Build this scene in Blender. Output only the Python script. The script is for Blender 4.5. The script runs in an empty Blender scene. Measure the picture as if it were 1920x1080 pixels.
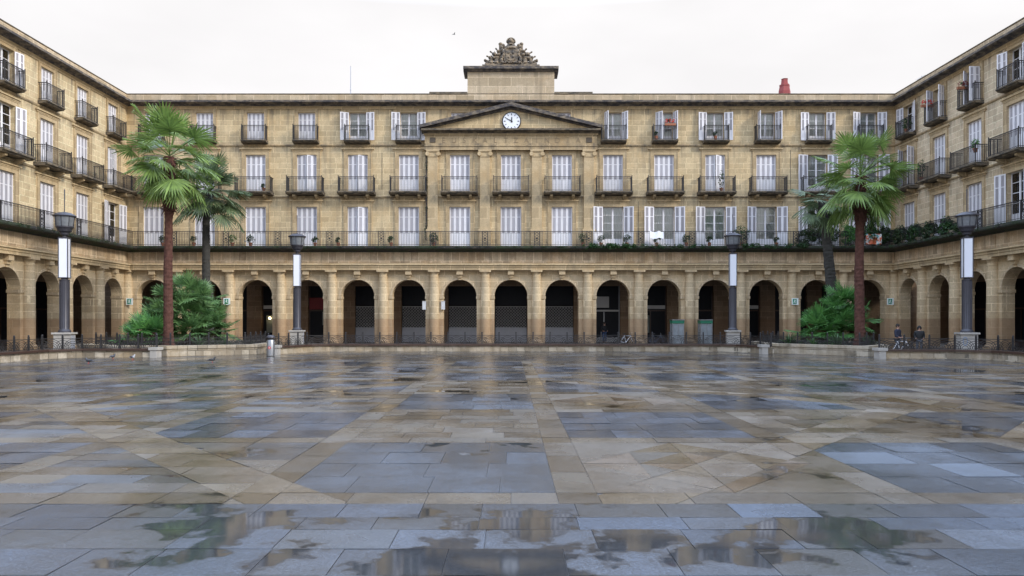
import bpy, bmesh, math, random
from mathutils import Vector, Matrix, noise as mnoise
R = math.radians
S = bpy.context.scene
col = S.collection
rnd = random.Random(7)

# ------------------------------------------------------------------ camera, sky, sun, exposure
cam_d = bpy.data.cameras.new('camera'); cam = bpy.data.objects.new('camera', cam_d); col.objects.link(cam)
cam.location = (0, 0, 1.9); cam.rotation_euler = (R(90), 0, 0)
cam_d.sensor_width = 36; cam_d.lens = 26.38
cam_d.shift_x = 2/1920; cam_d.shift_y = 62/1920
cam_d.clip_start = 0.1; cam_d.clip_end = 3000
S.camera = cam

W = bpy.data.worlds.new('World'); S.world = W; W.use_nodes = True
nt = W.node_tree; nt.nodes.clear()
SUNDIR = Vector((.8, -.42, .55)).normalized()
sky = nt.nodes.new('ShaderNodeTexSky'); sky.sky_type = 'NISHITA'; sky.sun_disc = False
sky.sun_elevation = math.asin(SUNDIR.z); sky.sun_rotation = math.atan2(SUNDIR.x, SUNDIR.y)
tc = nt.nodes.new('ShaderNodeTexCoord')
sep = nt.nodes.new('ShaderNodeSeparateXYZ'); nt.links.new(tc.outputs['Generated'], sep.inputs[0])
ns = nt.nodes.new('ShaderNodeTexNoise'); ns.inputs['Scale'].default_value = 2.2; ns.inputs['Detail'].default_value = 5
nt.links.new(tc.outputs['Generated'], ns.inputs['Vector'])
cr = nt.nodes.new('ShaderNodeMapRange'); cr.inputs['From Min'].default_value = .35; cr.inputs['From Max'].default_value = .7
cr.inputs['To Min'].default_value = .55; cr.inputs['To Max'].default_value = .95
nt.links.new(ns.outputs['Fac'], cr.inputs['Value'])
mr = nt.nodes.new('ShaderNodeMapRange'); mr.inputs['From Min'].default_value = .42; mr.inputs['From Max'].default_value = .6
mr.inputs['To Min'].default_value = 1; mr.inputs['To Max'].default_value = 0
nt.links.new(sep.outputs['Z'], mr.inputs['Value'])
mx = nt.nodes.new('ShaderNodeMath'); mx.operation = 'MAXIMUM'
nt.links.new(cr.outputs[0], mx.inputs[0]); nt.links.new(mr.outputs[0], mx.inputs[1])
# overcast: paler and dimmer near the roofs, brighter and bluer overhead
up = nt.nodes.new('ShaderNodeMapRange'); up.inputs['From Min'].default_value = .385; up.inputs['From Max'].default_value = .54
nt.links.new(sep.outputs['Z'], up.inputs['Value'])
cl = nt.nodes.new('ShaderNodeMix'); cl.data_type = 'RGBA'; nt.links.new(up.outputs[0], cl.inputs['Factor'])
cl.inputs['A'].default_value = (4.9, 4.82, 4.86, 1); cl.inputs['B'].default_value = (12.6, 15.4, 20.6, 1)
ns2 = nt.nodes.new('ShaderNodeTexNoise'); ns2.inputs['Scale'].default_value = 3.5; ns2.inputs['Detail'].default_value = 4
mp = nt.nodes.new('ShaderNodeMapping'); mp.inputs['Scale'].default_value = (1, 1, 2.6); nt.links.new(tc.outputs['Generated'], mp.inputs[0]); nt.links.new(mp.outputs[0], ns2.inputs['Vector'])
cm = nt.nodes.new('ShaderNodeMapRange'); cm.inputs['From Min'].default_value = .35; cm.inputs['From Max'].default_value = .65; cm.inputs['To Min'].default_value = .96; cm.inputs['To Max'].default_value = 1.04
nt.links.new(ns2.outputs['Fac'], cm.inputs['Value'])
cv = nt.nodes.new('ShaderNodeVectorMath'); cv.operation = 'SCALE'; nt.links.new(cl.outputs['Result'], cv.inputs[0]); nt.links.new(cm.outputs[0], cv.inputs['Scale'])
mix = nt.nodes.new('ShaderNodeMix'); mix.data_type = 'RGBA'
nt.links.new(mx.outputs[0], mix.inputs['Factor']); nt.links.new(sky.outputs[0], mix.inputs['A']); nt.links.new(cv.outputs[0], mix.inputs['B'])
bg = nt.nodes.new('ShaderNodeBackground'); bg.inputs['Strength'].default_value = .105
nt.links.new(mix.outputs['Result'], bg.inputs['Color'])
wo = nt.nodes.new('ShaderNodeOutputWorld'); nt.links.new(bg.outputs[0], wo.inputs[0])

sl = bpy.data.lights.new('sun', 'SUN'); sl.energy = 1.5; sl.angle = R(10); sl.color = (1, .93, .82)
so = bpy.data.objects.new('sun', sl); col.objects.link(so); so.location = (40, -20, 60)
so.rotation_euler = (-SUNDIR).to_track_quat('-Z', 'Y').to_euler()
S.view_settings.view_transform = 'Standard'; S.view_settings.look = 'None'
S.view_settings.exposure = 0.92; S.view_settings.gamma = 1

# ------------------------------------------------------------------ helpers
def tag(o, label=None, cat=None, group=None, kind=None):
    if label: o['label'] = label
    if cat: o['category'] = cat
    if group: o['group'] = group
    if kind: o['kind'] = kind
    return o
def empty(name, loc=(0, 0, 0), rz=0, label=None, cat=None, group=None):
    o = bpy.data.objects.new(name, None); col.objects.link(o)
    o.location = loc; o.rotation_euler = (0, 0, rz); o.empty_display_size = .3
    return tag(o, label, cat, group)
def inst(me, name, parent=None, loc=(0, 0, 0), rot=(0, 0, 0), scale=None):
    o = bpy.data.objects.new(name, me); col.objects.link(o)
    o.parent = parent; o.location = loc; o.rotation_euler = rot
    if scale: o.scale = scale
    return o
def copy_tree(o, parent=None):
    c = o.copy(); col.objects.link(c); c.parent = parent
    for ch in list(o.children): copy_tree(ch, c)
    return c

class MB:
    def __init__(s): s.v = []; s.f = []; s.m = []
    def quad(s, *p):
        n = len(s.v); s.v += [tuple(q) for q in p]; s.f.append(tuple(range(n, n+len(p)))); return s
    def box(s, x0, x1, y0, y1, z0, z1):
        n = len(s.v)
        s.v += [(x0,y0,z0),(x1,y0,z0),(x1,y1,z0),(x0,y1,z0),(x0,y0,z1),(x1,y0,z1),(x1,y1,z1),(x0,y1,z1)]
        s.f += [(n,n+3,n+2,n+1),(n+4,n+5,n+6,n+7),(n,n+1,n+5,n+4),(n+1,n+2,n+6,n+5),(n+2,n+3,n+7,n+6),(n+3,n,n+4,n+7)]
        return s
    def bar(s, a, b, r, k=4, r2=None):
        a = Vector(a); b = Vector(b); d = (b-a)
        if d.length < 1e-6: return s
        q = d.to_track_quat('Z', 'Y'); n = len(s.v); r2 = r if r2 is None else r2
        for p, rr in ((a, r), (b, r2)):
            for i in range(k):
                t = 2*math.pi*(i+.5)/k
                s.v.append(tuple(p + q @ Vector((rr*math.cos(t), rr*math.sin(t), 0))))
        for i in range(k):
            j = (i+1) % k; s.f.append((n+i, n+j, n+k+j, n+k+i))
        s.f.append(tuple(n+i for i in reversed(range(k)))); s.f.append(tuple(n+k+i for i in range(k)))
        return s
    def lathe(s, prof, k=24, c=(0, 0, 0), sy=1):
        n = len(s.v)
        for r, z in prof:
            for i in range(k):
                t = 2*math.pi*i/k; s.v.append((c[0]+r*math.cos(t), c[1]+sy*r*math.sin(t), c[2]+z))
        for a in range(len(prof)-1):
            for i in range(k):
                j = (i+1) % k; s.f.append((n+a*k+i, n+a*k+j, n+(a+1)*k+j, n+(a+1)*k+i))
        s.f.append(tuple(n+i for i in reversed(range(k)))); s.f.append(tuple(n+(len(prof)-1)*k+i for i in range(k)))
        return s
    def ball(s, c, rx, ry=None, rz=None, k=10, h=6):
        ry = ry or rx; rz = rz or rx; n = len(s.v)
        for a in range(1, h):
            ph = math.pi*a/h
            for i in range(k):
                t = 2*math.pi*i/k
                s.v.append((c[0]+rx*math.sin(ph)*math.cos(t), c[1]+ry*math.sin(ph)*math.sin(t), c[2]+rz*math.cos(ph)))
        top = len(s.v); s.v.append((c[0], c[1], c[2]+rz)); bot = len(s.v); s.v.append((c[0], c[1], c[2]-rz))
        for a in range(h-2):
            for i in range(k):
                j = (i+1) % k; s.f.append((n+a*k+i, n+(a+1)*k+i, n+(a+1)*k+j, n+a*k+j))
        for i in range(k):
            j = (i+1) % k; s.f.append((top, n+i, n+j)); s.f.append((bot, n+(h-2)*k+j, n+(h-2)*k+i))
        return s
    def prism(s, pts, y0, y1, conv=None):   # pts in (x,z), extruded along y
        n = len(s.v); k = len(pts)
        s.v += [(p[0], y0, p[1]) for p in pts] + [(p[0], y1, p[1]) for p in pts]
        s.f.append(tuple(range(n, n+k))); s.f.append(tuple(reversed(range(n+k, n+2*k))))
        for i in range(k):
            j = (i+1) % k; s.f.append((n+i, n+k+i, n+k+j, n+j))
        return s
    def extx(s, prof, x0, x1):   # profile in (y,z) extruded along x
        n = len(s.v); k = len(prof)
        s.v += [(x0, p[0], p[1]) for p in prof] + [(x1, p[0], p[1]) for p in prof]
        s.f.append(tuple(reversed(range(n, n+k)))); s.f.append(tuple(range(n+k, n+2*k)))
        for i in range(k):
            j = (i+1) % k; s.f.append((n+i, n+j, n+k+j, n+k+i))
        return s
    def extz(s, pts, z0, z1):    # polygon in (x,y) extruded up
        n = len(s.v); k = len(pts)
        s.v += [(p[0], p[1], z0) for p in pts] + [(p[0], p[1], z1) for p in pts]
        s.f.append(tuple(reversed(range(n, n+k)))); s.f.append(tuple(range(n+k, n+2*k)))
        for i in range(k):
            j = (i+1) % k; s.f.append((n+i, n+j, n+k+j, n+k+i))
        return s
    def xf(s, M, i0=0):
        s.v[i0:] = [tuple(M @ Vector(p)) for p in s.v[i0:]]; return s
    def mesh(s, name, mat, smooth=False, fix=False, auto=None):
        me = bpy.data.meshes.new(name); me.from_pydata(s.v, [], s.f)
        if fix:
            bm = bmesh.new(); bm.from_mesh(me); bmesh.ops.recalc_face_normals(bm, faces=bm.faces); bm.to_mesh(me); bm.free()
        if mat: me.materials.append(mat)
        if smooth: me.shade_smooth()
        if auto: me.shade_smooth(); me.set_sharp_from_angle(angle=R(auto))
        me.update(); return me
    def build(s, name, mat, parent=None, loc=(0,0,0), rot=(0,0,0), **k):
        return inst(s.mesh(name, mat, **k), name, parent, loc, rot)

# ------------------------------------------------------------------ materials
def mat(name): 
    m = bpy.data.materials.new(name); m.use_nodes = True
    t = m.node_tree; return m, t, t.nodes['Principled BSDF']
def N(t, ty, **kw):
    n = t.nodes.new(ty)
    for k, v in kw.items():
        if k in n.inputs.keys(): n.inputs[k].default_value = v
        else: setattr(n, k, v)
    return n
def L(t, a, b): t.links.new(a, b)
def rgb(c): return (c[0], c[1], c[2], 1)
def mixc(t, fac, a, b, blend='MIX'):
    m = t.nodes.new('ShaderNodeMix'); m.data_type = 'RGBA'; m.blend_type = blend
    for v, k in ((fac, 'Factor'), (a, 'A'), (b, 'B')):
        if hasattr(v, 'links'): t.links.new(v, m.inputs[k])
        elif isinstance(v, (int, float)): m.inputs[k].default_value = v
        else: m.inputs[k].default_value = rgb(v)
    return m.outputs['Result']
def noise(t, vec, scale, detail=4, rough=.55):
    n = N(t, 'ShaderNodeTexNoise', Scale=scale, Detail=detail, Roughness=rough)
    if vec is not None: L(t, vec, n.inputs['Vector'])
    return n.outputs['Fac']
def ramp(t, fac, a, b, lo=0, hi=1):
    m = N(t, 'ShaderNodeMapRange'); m.inputs['From Min'].default_value = a; m.inputs['From Max'].default_value = b
    m.inputs['To Min'].default_value = lo; m.inputs['To Max'].default_value = hi; L(t, fac, m.inputs['Value']); return m.outputs[0]
def mul(t, a, b, op='MULTIPLY'):
    m = N(t, 'ShaderNodeMath', operation=op)
    for i, v in enumerate((a, b)):
        if hasattr(v, 'links'): L(t, v, m.inputs[i])
        else: m.inputs[i].default_value = v
    return m.outputs[0]
def stretch(t, vec, s):
    m = N(t, 'ShaderNodeMapping'); m.inputs['Scale'].default_value = s; L(t, vec, m.inputs['Vector']); return m.outputs[0]

def simple(name, c, rough=.6, metal=0, var=.25, sc=3, bump=0, spec=.5):
    m, t, b = mat(name); tc = N(t, 'ShaderNodeTexCoord')
    f = noise(t, tc.outputs['Object'], sc)
    L(t, mixc(t, f, [x*(1-var) for x in c], [min(1, x*(1+var)) for x in c]), b.inputs['Base Color'])
    b.inputs['Roughness'].default_value = rough; b.inputs['Metallic'].default_value = metal
    b.inputs['Specular IOR Level'].default_value = spec
    if bump:
        bp = N(t, 'ShaderNodeBump', Strength=bump, Distance=.02); L(t, noise(t, tc.outputs['Object'], sc*8), bp.inputs['Height']); L(t, bp.outputs[0], b.inputs['Normal'])
    return m

def ashlar(name, ca, cb, brick=(.95, .42), dirt=.5, base=None, seed=0., streak=.6, blotch=1.0, mortar=1.35, bay_shift=0.):
    cb = [x*.78 for x in cb]
    m, t, b = mat(name); tc = N(t, 'ShaderNodeTexCoord'); ob = tc.outputs['Object']
    sp = N(t, 'ShaderNodeSeparateXYZ'); L(t, ob, sp.inputs[0])
    cb_ = N(t, 'ShaderNodeCombineXYZ'); L(t, mul(t, sp.outputs['X'], mul(t, sp.outputs['Y'], .7), 'ADD'), cb_.inputs[0]); L(t, sp.outputs['Z'], cb_.inputs[1])
    br = N(t, 'ShaderNodeTexBrick', Scale=1.0); br.offset = .5; br.squash = .8; br.squash_frequency = 3
    br.inputs['Brick Width'].default_value = brick[0]; br.inputs['Row Height'].default_value = brick[1]
    br.inputs['Mortar Size'].default_value = .022; br.inputs['Mortar Smooth'].default_value = .3; br.inputs['Bias'].default_value = 0
    br.inputs['Color1'].default_value = rgb(ca); br.inputs['Color2'].default_value = rgb(cb)
    br.inputs['Mortar'].default_value = rgb([min(.8, x*mortar) for x in ca])
    L(t, cb_.outputs[0], br.inputs['Vector'])
    c = br.outputs['Color']
    off = N(t, 'ShaderNodeMapping'); off.inputs['Location'].default_value = (seed, seed*2, seed*3); L(t, ob, off.inputs['Vector']); ov = off.outputs[0]
    # warm and pale blotches
    c = mixc(t, ramp(t, noise(t, ov, .55, 5), .45, .72, 0, .55*blotch), c, (ca[0]*.78, ca[1]*.66, ca[2]*.5))
    c = mixc(t, ramp(t, noise(t, ov, 1.7, 6, .65), .5, .75, 0, .5*blotch), c, (ca[0]*1.25, ca[1]*1.25, ca[2]*1.3))
    c = mixc(t, ramp(t, noise(t, ov, 9, 6, .7), .48, .72, 0, .6), c, [x*.5 for x in ca])
    c = mixc(t, ramp(t, noise(t, ov, 4, 7, .75), .56, .62, 0, .45), c, [x*.55 for x in ca])
    c = mixc(t, ramp(t, noise(t, ov, 22, 4, .7), .55, .7, 0, .5), c, [min(.8, x*1.3) for x in ca])
    # grime lines left under the string courses and window sills
    z_ = sp.outputs['Z']
    for zz in (15.6, 11.58, 7.9):
        band = mul(t, ramp(t, z_, zz-.55, zz-.05), ramp(t, z_, zz, zz+.5, 1, 0))
        c = mixc(t, mul(t, band, ramp(t, noise(t, stretch(t, ov, (1.1, 1.1, .6)), 1.6, 6, .7), .45, .62, 0, .6)), c, (.13, .11, .085))
    # rain streaks from the ends of the balcony slabs
    pp = N(t, 'ShaderNodeMath', operation='PINGPONG'); L(t, mul(t, sp.outputs['X'], bay_shift, 'ADD'), pp.inputs[0]); pp.inputs[1].default_value = 2
    ends = mul(t, ramp(t, pp.outputs[0], .95, 1.2), ramp(t, pp.outputs[0], 1.5, 1.85, 1, 0))
    run = ramp(t, noise(t, stretch(t, ov, (5, 5, .35)), 1, 5, .65), .42, .62)
    for zz in (15.75, 11.7, 18.5):
        c = mixc(t, mul(t, mul(t, mul(t, ramp(t, z_, zz-1.5, zz-.1), ramp(t, z_, zz, zz+.02, 1, 0)), ends), mul(t, run, .75)), c, (.13, .11, .085))
    # soot streaks running down
    st = noise(t, stretch(t, ov, (2.6, 2.6, .16)), 1, 5, .6)
    c = mixc(t, ramp(t, st, .5, .78, 0, streak), c, (.19, .155, .11))
    if base:
        z = sp.outputs['Z']
        wob = mul(t, noise(t, stretch(t, ov, (.8, .8, .8)), 1), .05)
        lo = ramp(t, mul(t, z, wob, 'ADD'), 2.08, 2.11, 1, 0)
        c = mixc(t, mul(t, lo, .7), c, mixc(t, noise(t, ov, 2.2, 5), (base[0]*.7, base[1]*.65, base[2]*.6), (base[0]*1.25, base[1]*1.1, base[2])))
        c = mixc(t, ramp(t, z, .1, 1.1, dirt, 0), c, (.13, .1, .075))
    L(t, c, b.inputs['Base Color']); b.inputs['Roughness'].default_value = .85; b.inputs['Specular IOR Level'].default_value = .25
    h = mul(t, mul(t, br.outputs['Fac'], -1.4), mul(t, noise(t, ov, 14, 6, .7), .5), 'ADD')
    bp = N(t, 'ShaderNodeBump', Strength=.55, Distance=.02); L(t, h, bp.inputs['Height']); L(t, bp.outputs[0], b.inputs['Normal'])
    return m

STONE = ashlar('sandstone_ashlar', (.62, .48, .285), (.57, .44, .26), streak=.48)
STONE_L = ashlar('sandstone_ashlar_left_wing', (.66, .525, .325), (.60, .465, .28), bay_shift=2.1, seed=3.1, streak=.28, blotch=.7)
STONE_R = ashlar('sandstone_ashlar_right_wing', (.66, .53, .365), (.60, .475, .32), bay_shift=-2.1, seed=7.7, streak=.34, blotch=.8)
ARC = ashlar('arcade_stone', (.61, .48, .305), (.55, .42, .26), base=(.30, .205, .125), brick=(1.3, .5), seed=2, streak=.4)
FRIEZE = ashlar('frieze_stone', (.62, .48, .32), (.42, .31, .20), brick=(.8, 1.1), seed=5, streak=.85, blotch=1.5)
TRIM = ashlar('moulded_stone', (.53, .405, .24), (.48, .36, .21), brick=(1.4, .9), seed=9, streak=.5)
PARA = ashlar('parapet_stone', (.56, .45, .31), (.44, .345, .22), brick=(1.8, .7), seed=11, streak=.7)
def sooty(name, dark, pale, lo=.5, hi=.72, green=.0):
    m, t, b = mat(name); tc = N(t, 'ShaderNodeTexCoord'); ob = tc.outputs['Object']
    c = mixc(t, ramp(t, noise(t, stretch(t, ob, (1, 1, 2.5)), 2.3, 7, .7), lo, hi), dark, pale)
    if green: c = mixc(t, ramp(t, noise(t, ob, 1.3, 6), .42, .6, 0, green), c, (.03, .05, .018))
    L(t, c, b.inputs['Base Color']); b.inputs['Roughness'].default_value = .9
    bp = N(t, 'ShaderNodeBump', Strength=.7, Distance=.04); L(t, noise(t, ob, 12, 6, .7), bp.inputs['Height']); L(t, bp.outputs[0], b.inputs['Normal'])
    return m
SOOT = sooty('blackened_cornice_stone', (.055, .05, .052), (.27, .215, .15), .44, .68)
SLABM = sooty('mossy_balcony_stone', (.035, .034, .03), (.17, .13, .085), .55, .75, .7)
ARCL = ashlar('arch_moulding_stone', (.58, .46, .30), (.50, .38, .24), brick=(1.3, .5), seed=6, streak=.25)
SLAB2 = sooty('weathered_balcony_stone', (.06, .052, .042), (.26, .2, .125), .42, .68)
CARVE = sooty('carved_stone', (.075, .068, .062), (.34, .26, .17), .4, .62)
def painted(name, c):
    m, t, b = mat(name); oi = N(t, 'ShaderNodeObjectInfo'); tc = N(t, 'ShaderNodeTexCoord')
    k = mixc(t, oi.outputs['Random'], [x*.80 for x in c], c)
    k = mixc(t, ramp(t, noise(t, stretch(t, tc.outputs['Object'], (3, 3, .8)), 2, 5), .5, .8, 0, .35), k, [x*.62 for x in c])
    L(t, k, b.inputs['Base Color']); b.inputs['Roughness'].default_value = .55; return m
WHITE = painted('white_painted_wood', (.84, .82, .84))
LOUV = painted('louvre_paint', (.46, .44, .47))
IRON = simple('black_iron', (.035, .033, .034), .5, .3, var=.4)
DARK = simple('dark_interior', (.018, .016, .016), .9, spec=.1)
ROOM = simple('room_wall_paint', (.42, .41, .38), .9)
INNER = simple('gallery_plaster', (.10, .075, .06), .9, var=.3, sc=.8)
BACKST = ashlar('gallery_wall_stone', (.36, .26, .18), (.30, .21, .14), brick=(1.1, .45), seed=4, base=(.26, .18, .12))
SLATE = simple('roof_covering', (.12, .11, .11), .8)
METAL = simple('steel', (.30, .31, .33), .38, .8, var=.2)
GREYP = simple('grey_shutter_panel', (.42, .43, .47), .45, .2, var=.15)
GRILLE = simple('metal_grille', (.42, .42, .42), .5, 0)
LAMPIRON = simple('lamp_post_paint', (.05, .048, .058), .45, .2, var=.25)
REDSIGN = simple('red_shop_fascia', (.20, .012, .02), .5)
PALEW = simple('pale_signboard', (.55, .55, .55), .5, var=.05)
BROWN = simple('dark_wet_bench_wood', (.055, .03, .022), .35, var=.4, sc=4)
BLUEGL = simple('dark_shop_glass', (.010, .012, .018), .45, var=.3, spec=.2)
def glass():
    m, t, b = mat('window_glass'); t.nodes.remove(b)
    fr = N(t, 'ShaderNodeFresnel', IOR=1.9); tr = N(t, 'ShaderNodeBsdfTransparent'); tr.inputs[0].default_value = (.93, .95, .95, 1)
    gl = N(t, 'ShaderNodeBsdfGlossy', Roughness=.03); mxs = N(t, 'ShaderNodeMixShader')
    L(t, fr.outputs[0], mxs.inputs[0]); L(t, tr.outputs[0], mxs.inputs[1]); L(t, gl.outputs[0], mxs.inputs[2])
    L(t, mxs.outputs[0], t.nodes['Material Output'].inputs[0]); return m
GLASS = glass()
def curtain():
    m, t, b = mat('net_curtain'); tc = N(t, 'ShaderNodeTexCoord')
    w = N(t, 'ShaderNodeTexWave', Scale=6.0, Distortion=1.5); L(t, tc.outputs['Object'], w.inputs['Vector'])
    L(t, mixc(t, w.outputs['Fac'], (.70, .75, .76), (.85, .87, .87)), b.inputs['Base Color']); b.inputs['Roughness'].default_value = .9
    return m
CURT = curtain()
def emit(name, c, s):
    m, t, b = mat(name); b.inputs['Base Color'].default_value = rgb(c); b.inputs['Emission Color'].default_value = rgb(c); b.inputs['Emission Strength'].default_value = s; return m
WARM = emit('warm_lit_lamp', (1, .78, .42), 6)
def leafmat(name, a, b_, sc=1.2, trans=.25, dry=None):
    m, t, b = mat(name); tc = N(t, 'ShaderNodeTexCoord'); ob = tc.outputs['Object']
    gi = N(t, 'ShaderNodeNewGeometry')
    f = mul(t, mul(t, ramp(t, noise(t, ob, sc, 5, .7), .3, .7), .6), mul(t, gi.outputs['Random Per Island'], .5), 'ADD')
    c = mixc(t, f, [x*.45 for x in a], b_)
    if dry: c = mixc(t, ramp(t, noise(t, ob, sc*2.3, 5, .7), .62, .74), c, dry)
    L(t, c, b.inputs['Base Color']); b.inputs['Roughness'].default_value = .42; b.inputs['Specular IOR Level'].default_value = .4
    tl = N(t, 'ShaderNodeBsdfTranslucent'); L(t, c, tl.inputs[0]); ms = N(t, 'ShaderNodeMixShader'); ms.inputs[0].default_value = trans
    L(t, b.outputs[0], ms.inputs[1]); L(t, tl.outputs[0], ms.inputs[2]); L(t, ms.outputs[0], t.nodes['Material Output'].inputs[0]); return m
PALM = leafmat('palm_leaf', (.07, .15, .035), (.26, .38, .09), 1.3, .28)
PALM2 = leafmat('grey_green_palm_leaf', (.06, .11, .05), (.16, .22, .10), 1.6, .25)
BUSH = leafmat('fan_palm_clump_leaf', (.05, .14, .05), (.19, .34, .12), 1.6, .25)
BUSH2 = leafmat('bright_fan_palm_leaf', (.04, .15, .045), (.15, .36, .09), 1.6, .25)
IVY = leafmat('balcony_plant_leaf', (.02, .055, .018), (.045, .12, .03), 2.5, .2)
MOSS = leafmat('moss_and_fern', (.022, .04, .016), (.05, .095, .03), 1.2, .15, dry=(.10, .08, .045))
SPIKE = leafmat('spiky_plant_leaf', (.04, .12, .05), (.12, .22, .08), 2, .2)
GREY_L = leafmat('dull_shrub_leaf', (.05, .06, .05), (.10, .11, .09), 2, .15)
DRY = simple('dead_palm_leaf', (.16, .10, .06), .9, var=.5, sc=4)
TRUNK_R = simple('red_brown_palm_trunk', (.095, .044, .033), .95, var=.85, sc=6, bump=1, spec=.2)
TRUNK_D = simple('dark_palm_trunk', (.045, .042, .036), .95, var=.5, sc=5, bump=1)
TERRA = simple('terracotta', (.32, .12, .06), .8)
REDFL = simple('red_flowers', (.55, .05, .03), .6)
SOIL = simple('planter_soil', (.05, .038, .028), .95, var=.4, sc=3, bump=1)

# wet paving: tone attribute = the slab's own stone, wet attribute = how much water lies on it
def paving():
    m, t, b = mat('wet_stone_paving'); tc = N(t, 'ShaderNodeTexCoord'); ob = tc.outputs['Object']
    at = N(t, 'ShaderNodeAttribute', attribute_name='tone'); wa = N(t, 'ShaderNodeAttribute', attribute_name='wet')
    c = mixc(t, 1.0, at.outputs['Color'], (.60, .60, .60), 'MULTIPLY')
    c = mixc(t, ramp(t, noise(t, ob, 9, 6, .75), .45, .7, 0, .5), c, mixc(t, 1.0, c, (1.5, 1.45, 1.4), 'MULTIPLY'))
    c = mixc(t, ramp(t, noise(t, ob, 55, 4, .8), .35, .7, 0, .6), c, mixc(t, 1.0, c, (.45, .45, .47), 'MULTIPLY'))
    c = mixc(t, ramp(t, noise(t, ob, 1.4, 6, .65), .42, .7, 0, .5), c, mixc(t, 1.0, c, (.62, .6, .56), 'MULTIPLY'))
    c = mixc(t, ramp(t, noise(t, ob, 34, 5, .9), .5, .62, 0, .7), c, mixc(t, 1.0, c, (2.1, 2.05, 2.0), 'MULTIPLY'))
    c = mixc(t, ramp(t, noise(t, ob, 21, 5, .9), .54, .64, 0, .6), c, mixc(t, 1.0, c, (.35, .35, .35), 'MULTIPLY'))
    c = mixc(t, ramp(t, noise(t, stretch(t, ob, (1, 1, 1)), 3.1, 8, .8), .56, .66, 0, .5), c, (.035, .035, .034))
    # standing water: low spots + slabs that hold water
    n1 = noise(t, stretch(t, ob, (1, .8, 1)), .42, 4, .55)
    n2 = noise(t, ob, 2.1, 5, .6)
    lvl = mul(t, mul(t, n1, mul(t, n2, .42), 'ADD'), mul(t, wa.outputs['Fac'], .17), 'ADD')
    # shallow dip in the paving close in front of the camera, where rain collects
    dp_ = N(t, 'ShaderNodeMapping'); dp_.inputs['Location'].default_value = (0, -6.3/1.5, 0); dp_.inputs['Scale'].default_value = (1/3.4, 1/1.5, 0); L(t, ob, dp_.inputs['Vector'])
    ln_ = N(t, 'ShaderNodeVectorMath', operation='LENGTH'); L(t, dp_.outputs[0], ln_.inputs[0])
    lvl = mul(t, lvl, ramp(t, ln_.outputs['Value'], .35, 1.15, .17, 0), 'ADD')
    lvd = mul(t, mul(t, n1, mul(t, n2, .3), 'ADD'), mul(t, wa.outputs['Fac'], .5), 'ADD')
    pud = ramp(t, lvl, .905, .94)
    damp = ramp(t, lvd, .58, .98)
    c2 = mixc(t, damp, c, mixc(t, 1.0, c, (.72, .68, .62), 'MULTIPLY'))
    c2 = mixc(t, mul(t, pud, .6), c2, (.02, .019, .017))
    L(t, c2, b.inputs['Base Color'])
    rg = mixc(t, pud, mixc(t, damp, (.38, .38, .38), (.11, .11, .11)), (.028, .028, .028))
    L(t, rg, b.inputs['Roughness'])
    b.inputs['IOR'].default_value = 1.45
    sp = N(t, 'ShaderNodeMix'); L(t, pud, sp.inputs['Factor']); sp.inputs['A'].default_value = .62; sp.inputs['B'].default_value = .55
    L(t, sp.outputs[0], b.inputs['Specular IOR Level'])
    h = noise(t, ob, 70, 3, .7); inv = mul(t, 1.0, mul(t, pud, .965), 'SUBTRACT')
    bp = N(t, 'ShaderNodeBump', Distance=.005); L(t, mul(t, inv, mul(t, mul(t, 1.0, mul(t, damp, .5), 'SUBTRACT'), .75)), bp.inputs['Strength'])
    L(t, mul(t, h, mul(t, noise(t, ob, 6, 3), .6), 'ADD'), bp.inputs['Height']); L(t, bp.outputs[0], b.inputs['Normal'])
    return m
PAVE = paving()
JOINT = simple('wet_joint_mortar', (.075, .07, .068), .35, var=.4)

# ------------------------------------------------------------------ ground
g = MB(); g.quad((-600, -600, -.008), (600, -600, -.008), (600, 600, -.008), (-600, 600, -.008))
tag(g.build('ground', JOINT), kind='structure')

def clip(poly, nx, ny, d):      # keep nx*x+ny*y <= d
    out = []
    for i in range(len(poly)):
        a = poly[i]; b = poly[(i+1) % len(poly)]
        da = nx*a[0]+ny*a[1]-d; db = nx*b[0]+ny*b[1]-d
        if da <= 0: out.append(a)
        if da*db < 0:
            k = da/(da-db); out.append((a[0]+(b[0]-a[0])*k, a[1]+(b[1]-a[1])*k))
    return out
def area(p): return .5*sum(p[i][0]*p[(i+1) % len(p)][1]-p[(i+1) % len(p)][0]*p[i][1] for i in range(len(p)))
PX, PY, X0, Y0, BX, BY = 3.5, 3.92, .5, 7.8, .45, .5
# diagonal bands (point, direction, half width)
diags = []
for (ax, ay, bx, by) in ((1.25, 7.9, 8.6, 16.6), (-2.3, 7.9, -10.6, 17.2), (8.4, 12.1, 15, 19.5), (-9.5, 11.9, -17, 20.5), (1.2, 24, 9.5, 15.9), (-2.0, 24, -10, 15.9)):
    dx, dy = bx-ax, by-ay; l = math.hypot(dx, dy); nx, ny = -dy/l, dx/l
    diags.append((nx, ny, nx*ax+ny*ay, .42, min(ay, by)-.1, max(ay, by)+.1, min(ax, bx)-.3, max(ax, bx)+.3))
slabs = []   # (poly, tone kind)
def emitcell(x0, x1, y0, y1, kind, w=.85, h=.8):
    """split a rectangle into staggered slabs, then cut by the diagonal bands"""
    if x1-x0 < .05 or y1-y0 < .05: return
    ny = max(1, round((y1-y0)/h)); 
    for j in range(ny):
        ya = y0+(y1-y0)*j/ny; yb = y0+(y1-y0)*(j+1)/ny
        x = x0; first = True
        while x < x1-.02:
            ww = w*rnd.uniform(.75, 1.3)*(.55 if (first and j % 2) else 1); first = False
            xb = x+ww
            if x1-xb < w*.35: xb = x1
            slabs.append(([(x, ya), (xb, ya), (xb, yb), (x, yb)], kind)); x = xb
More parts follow.
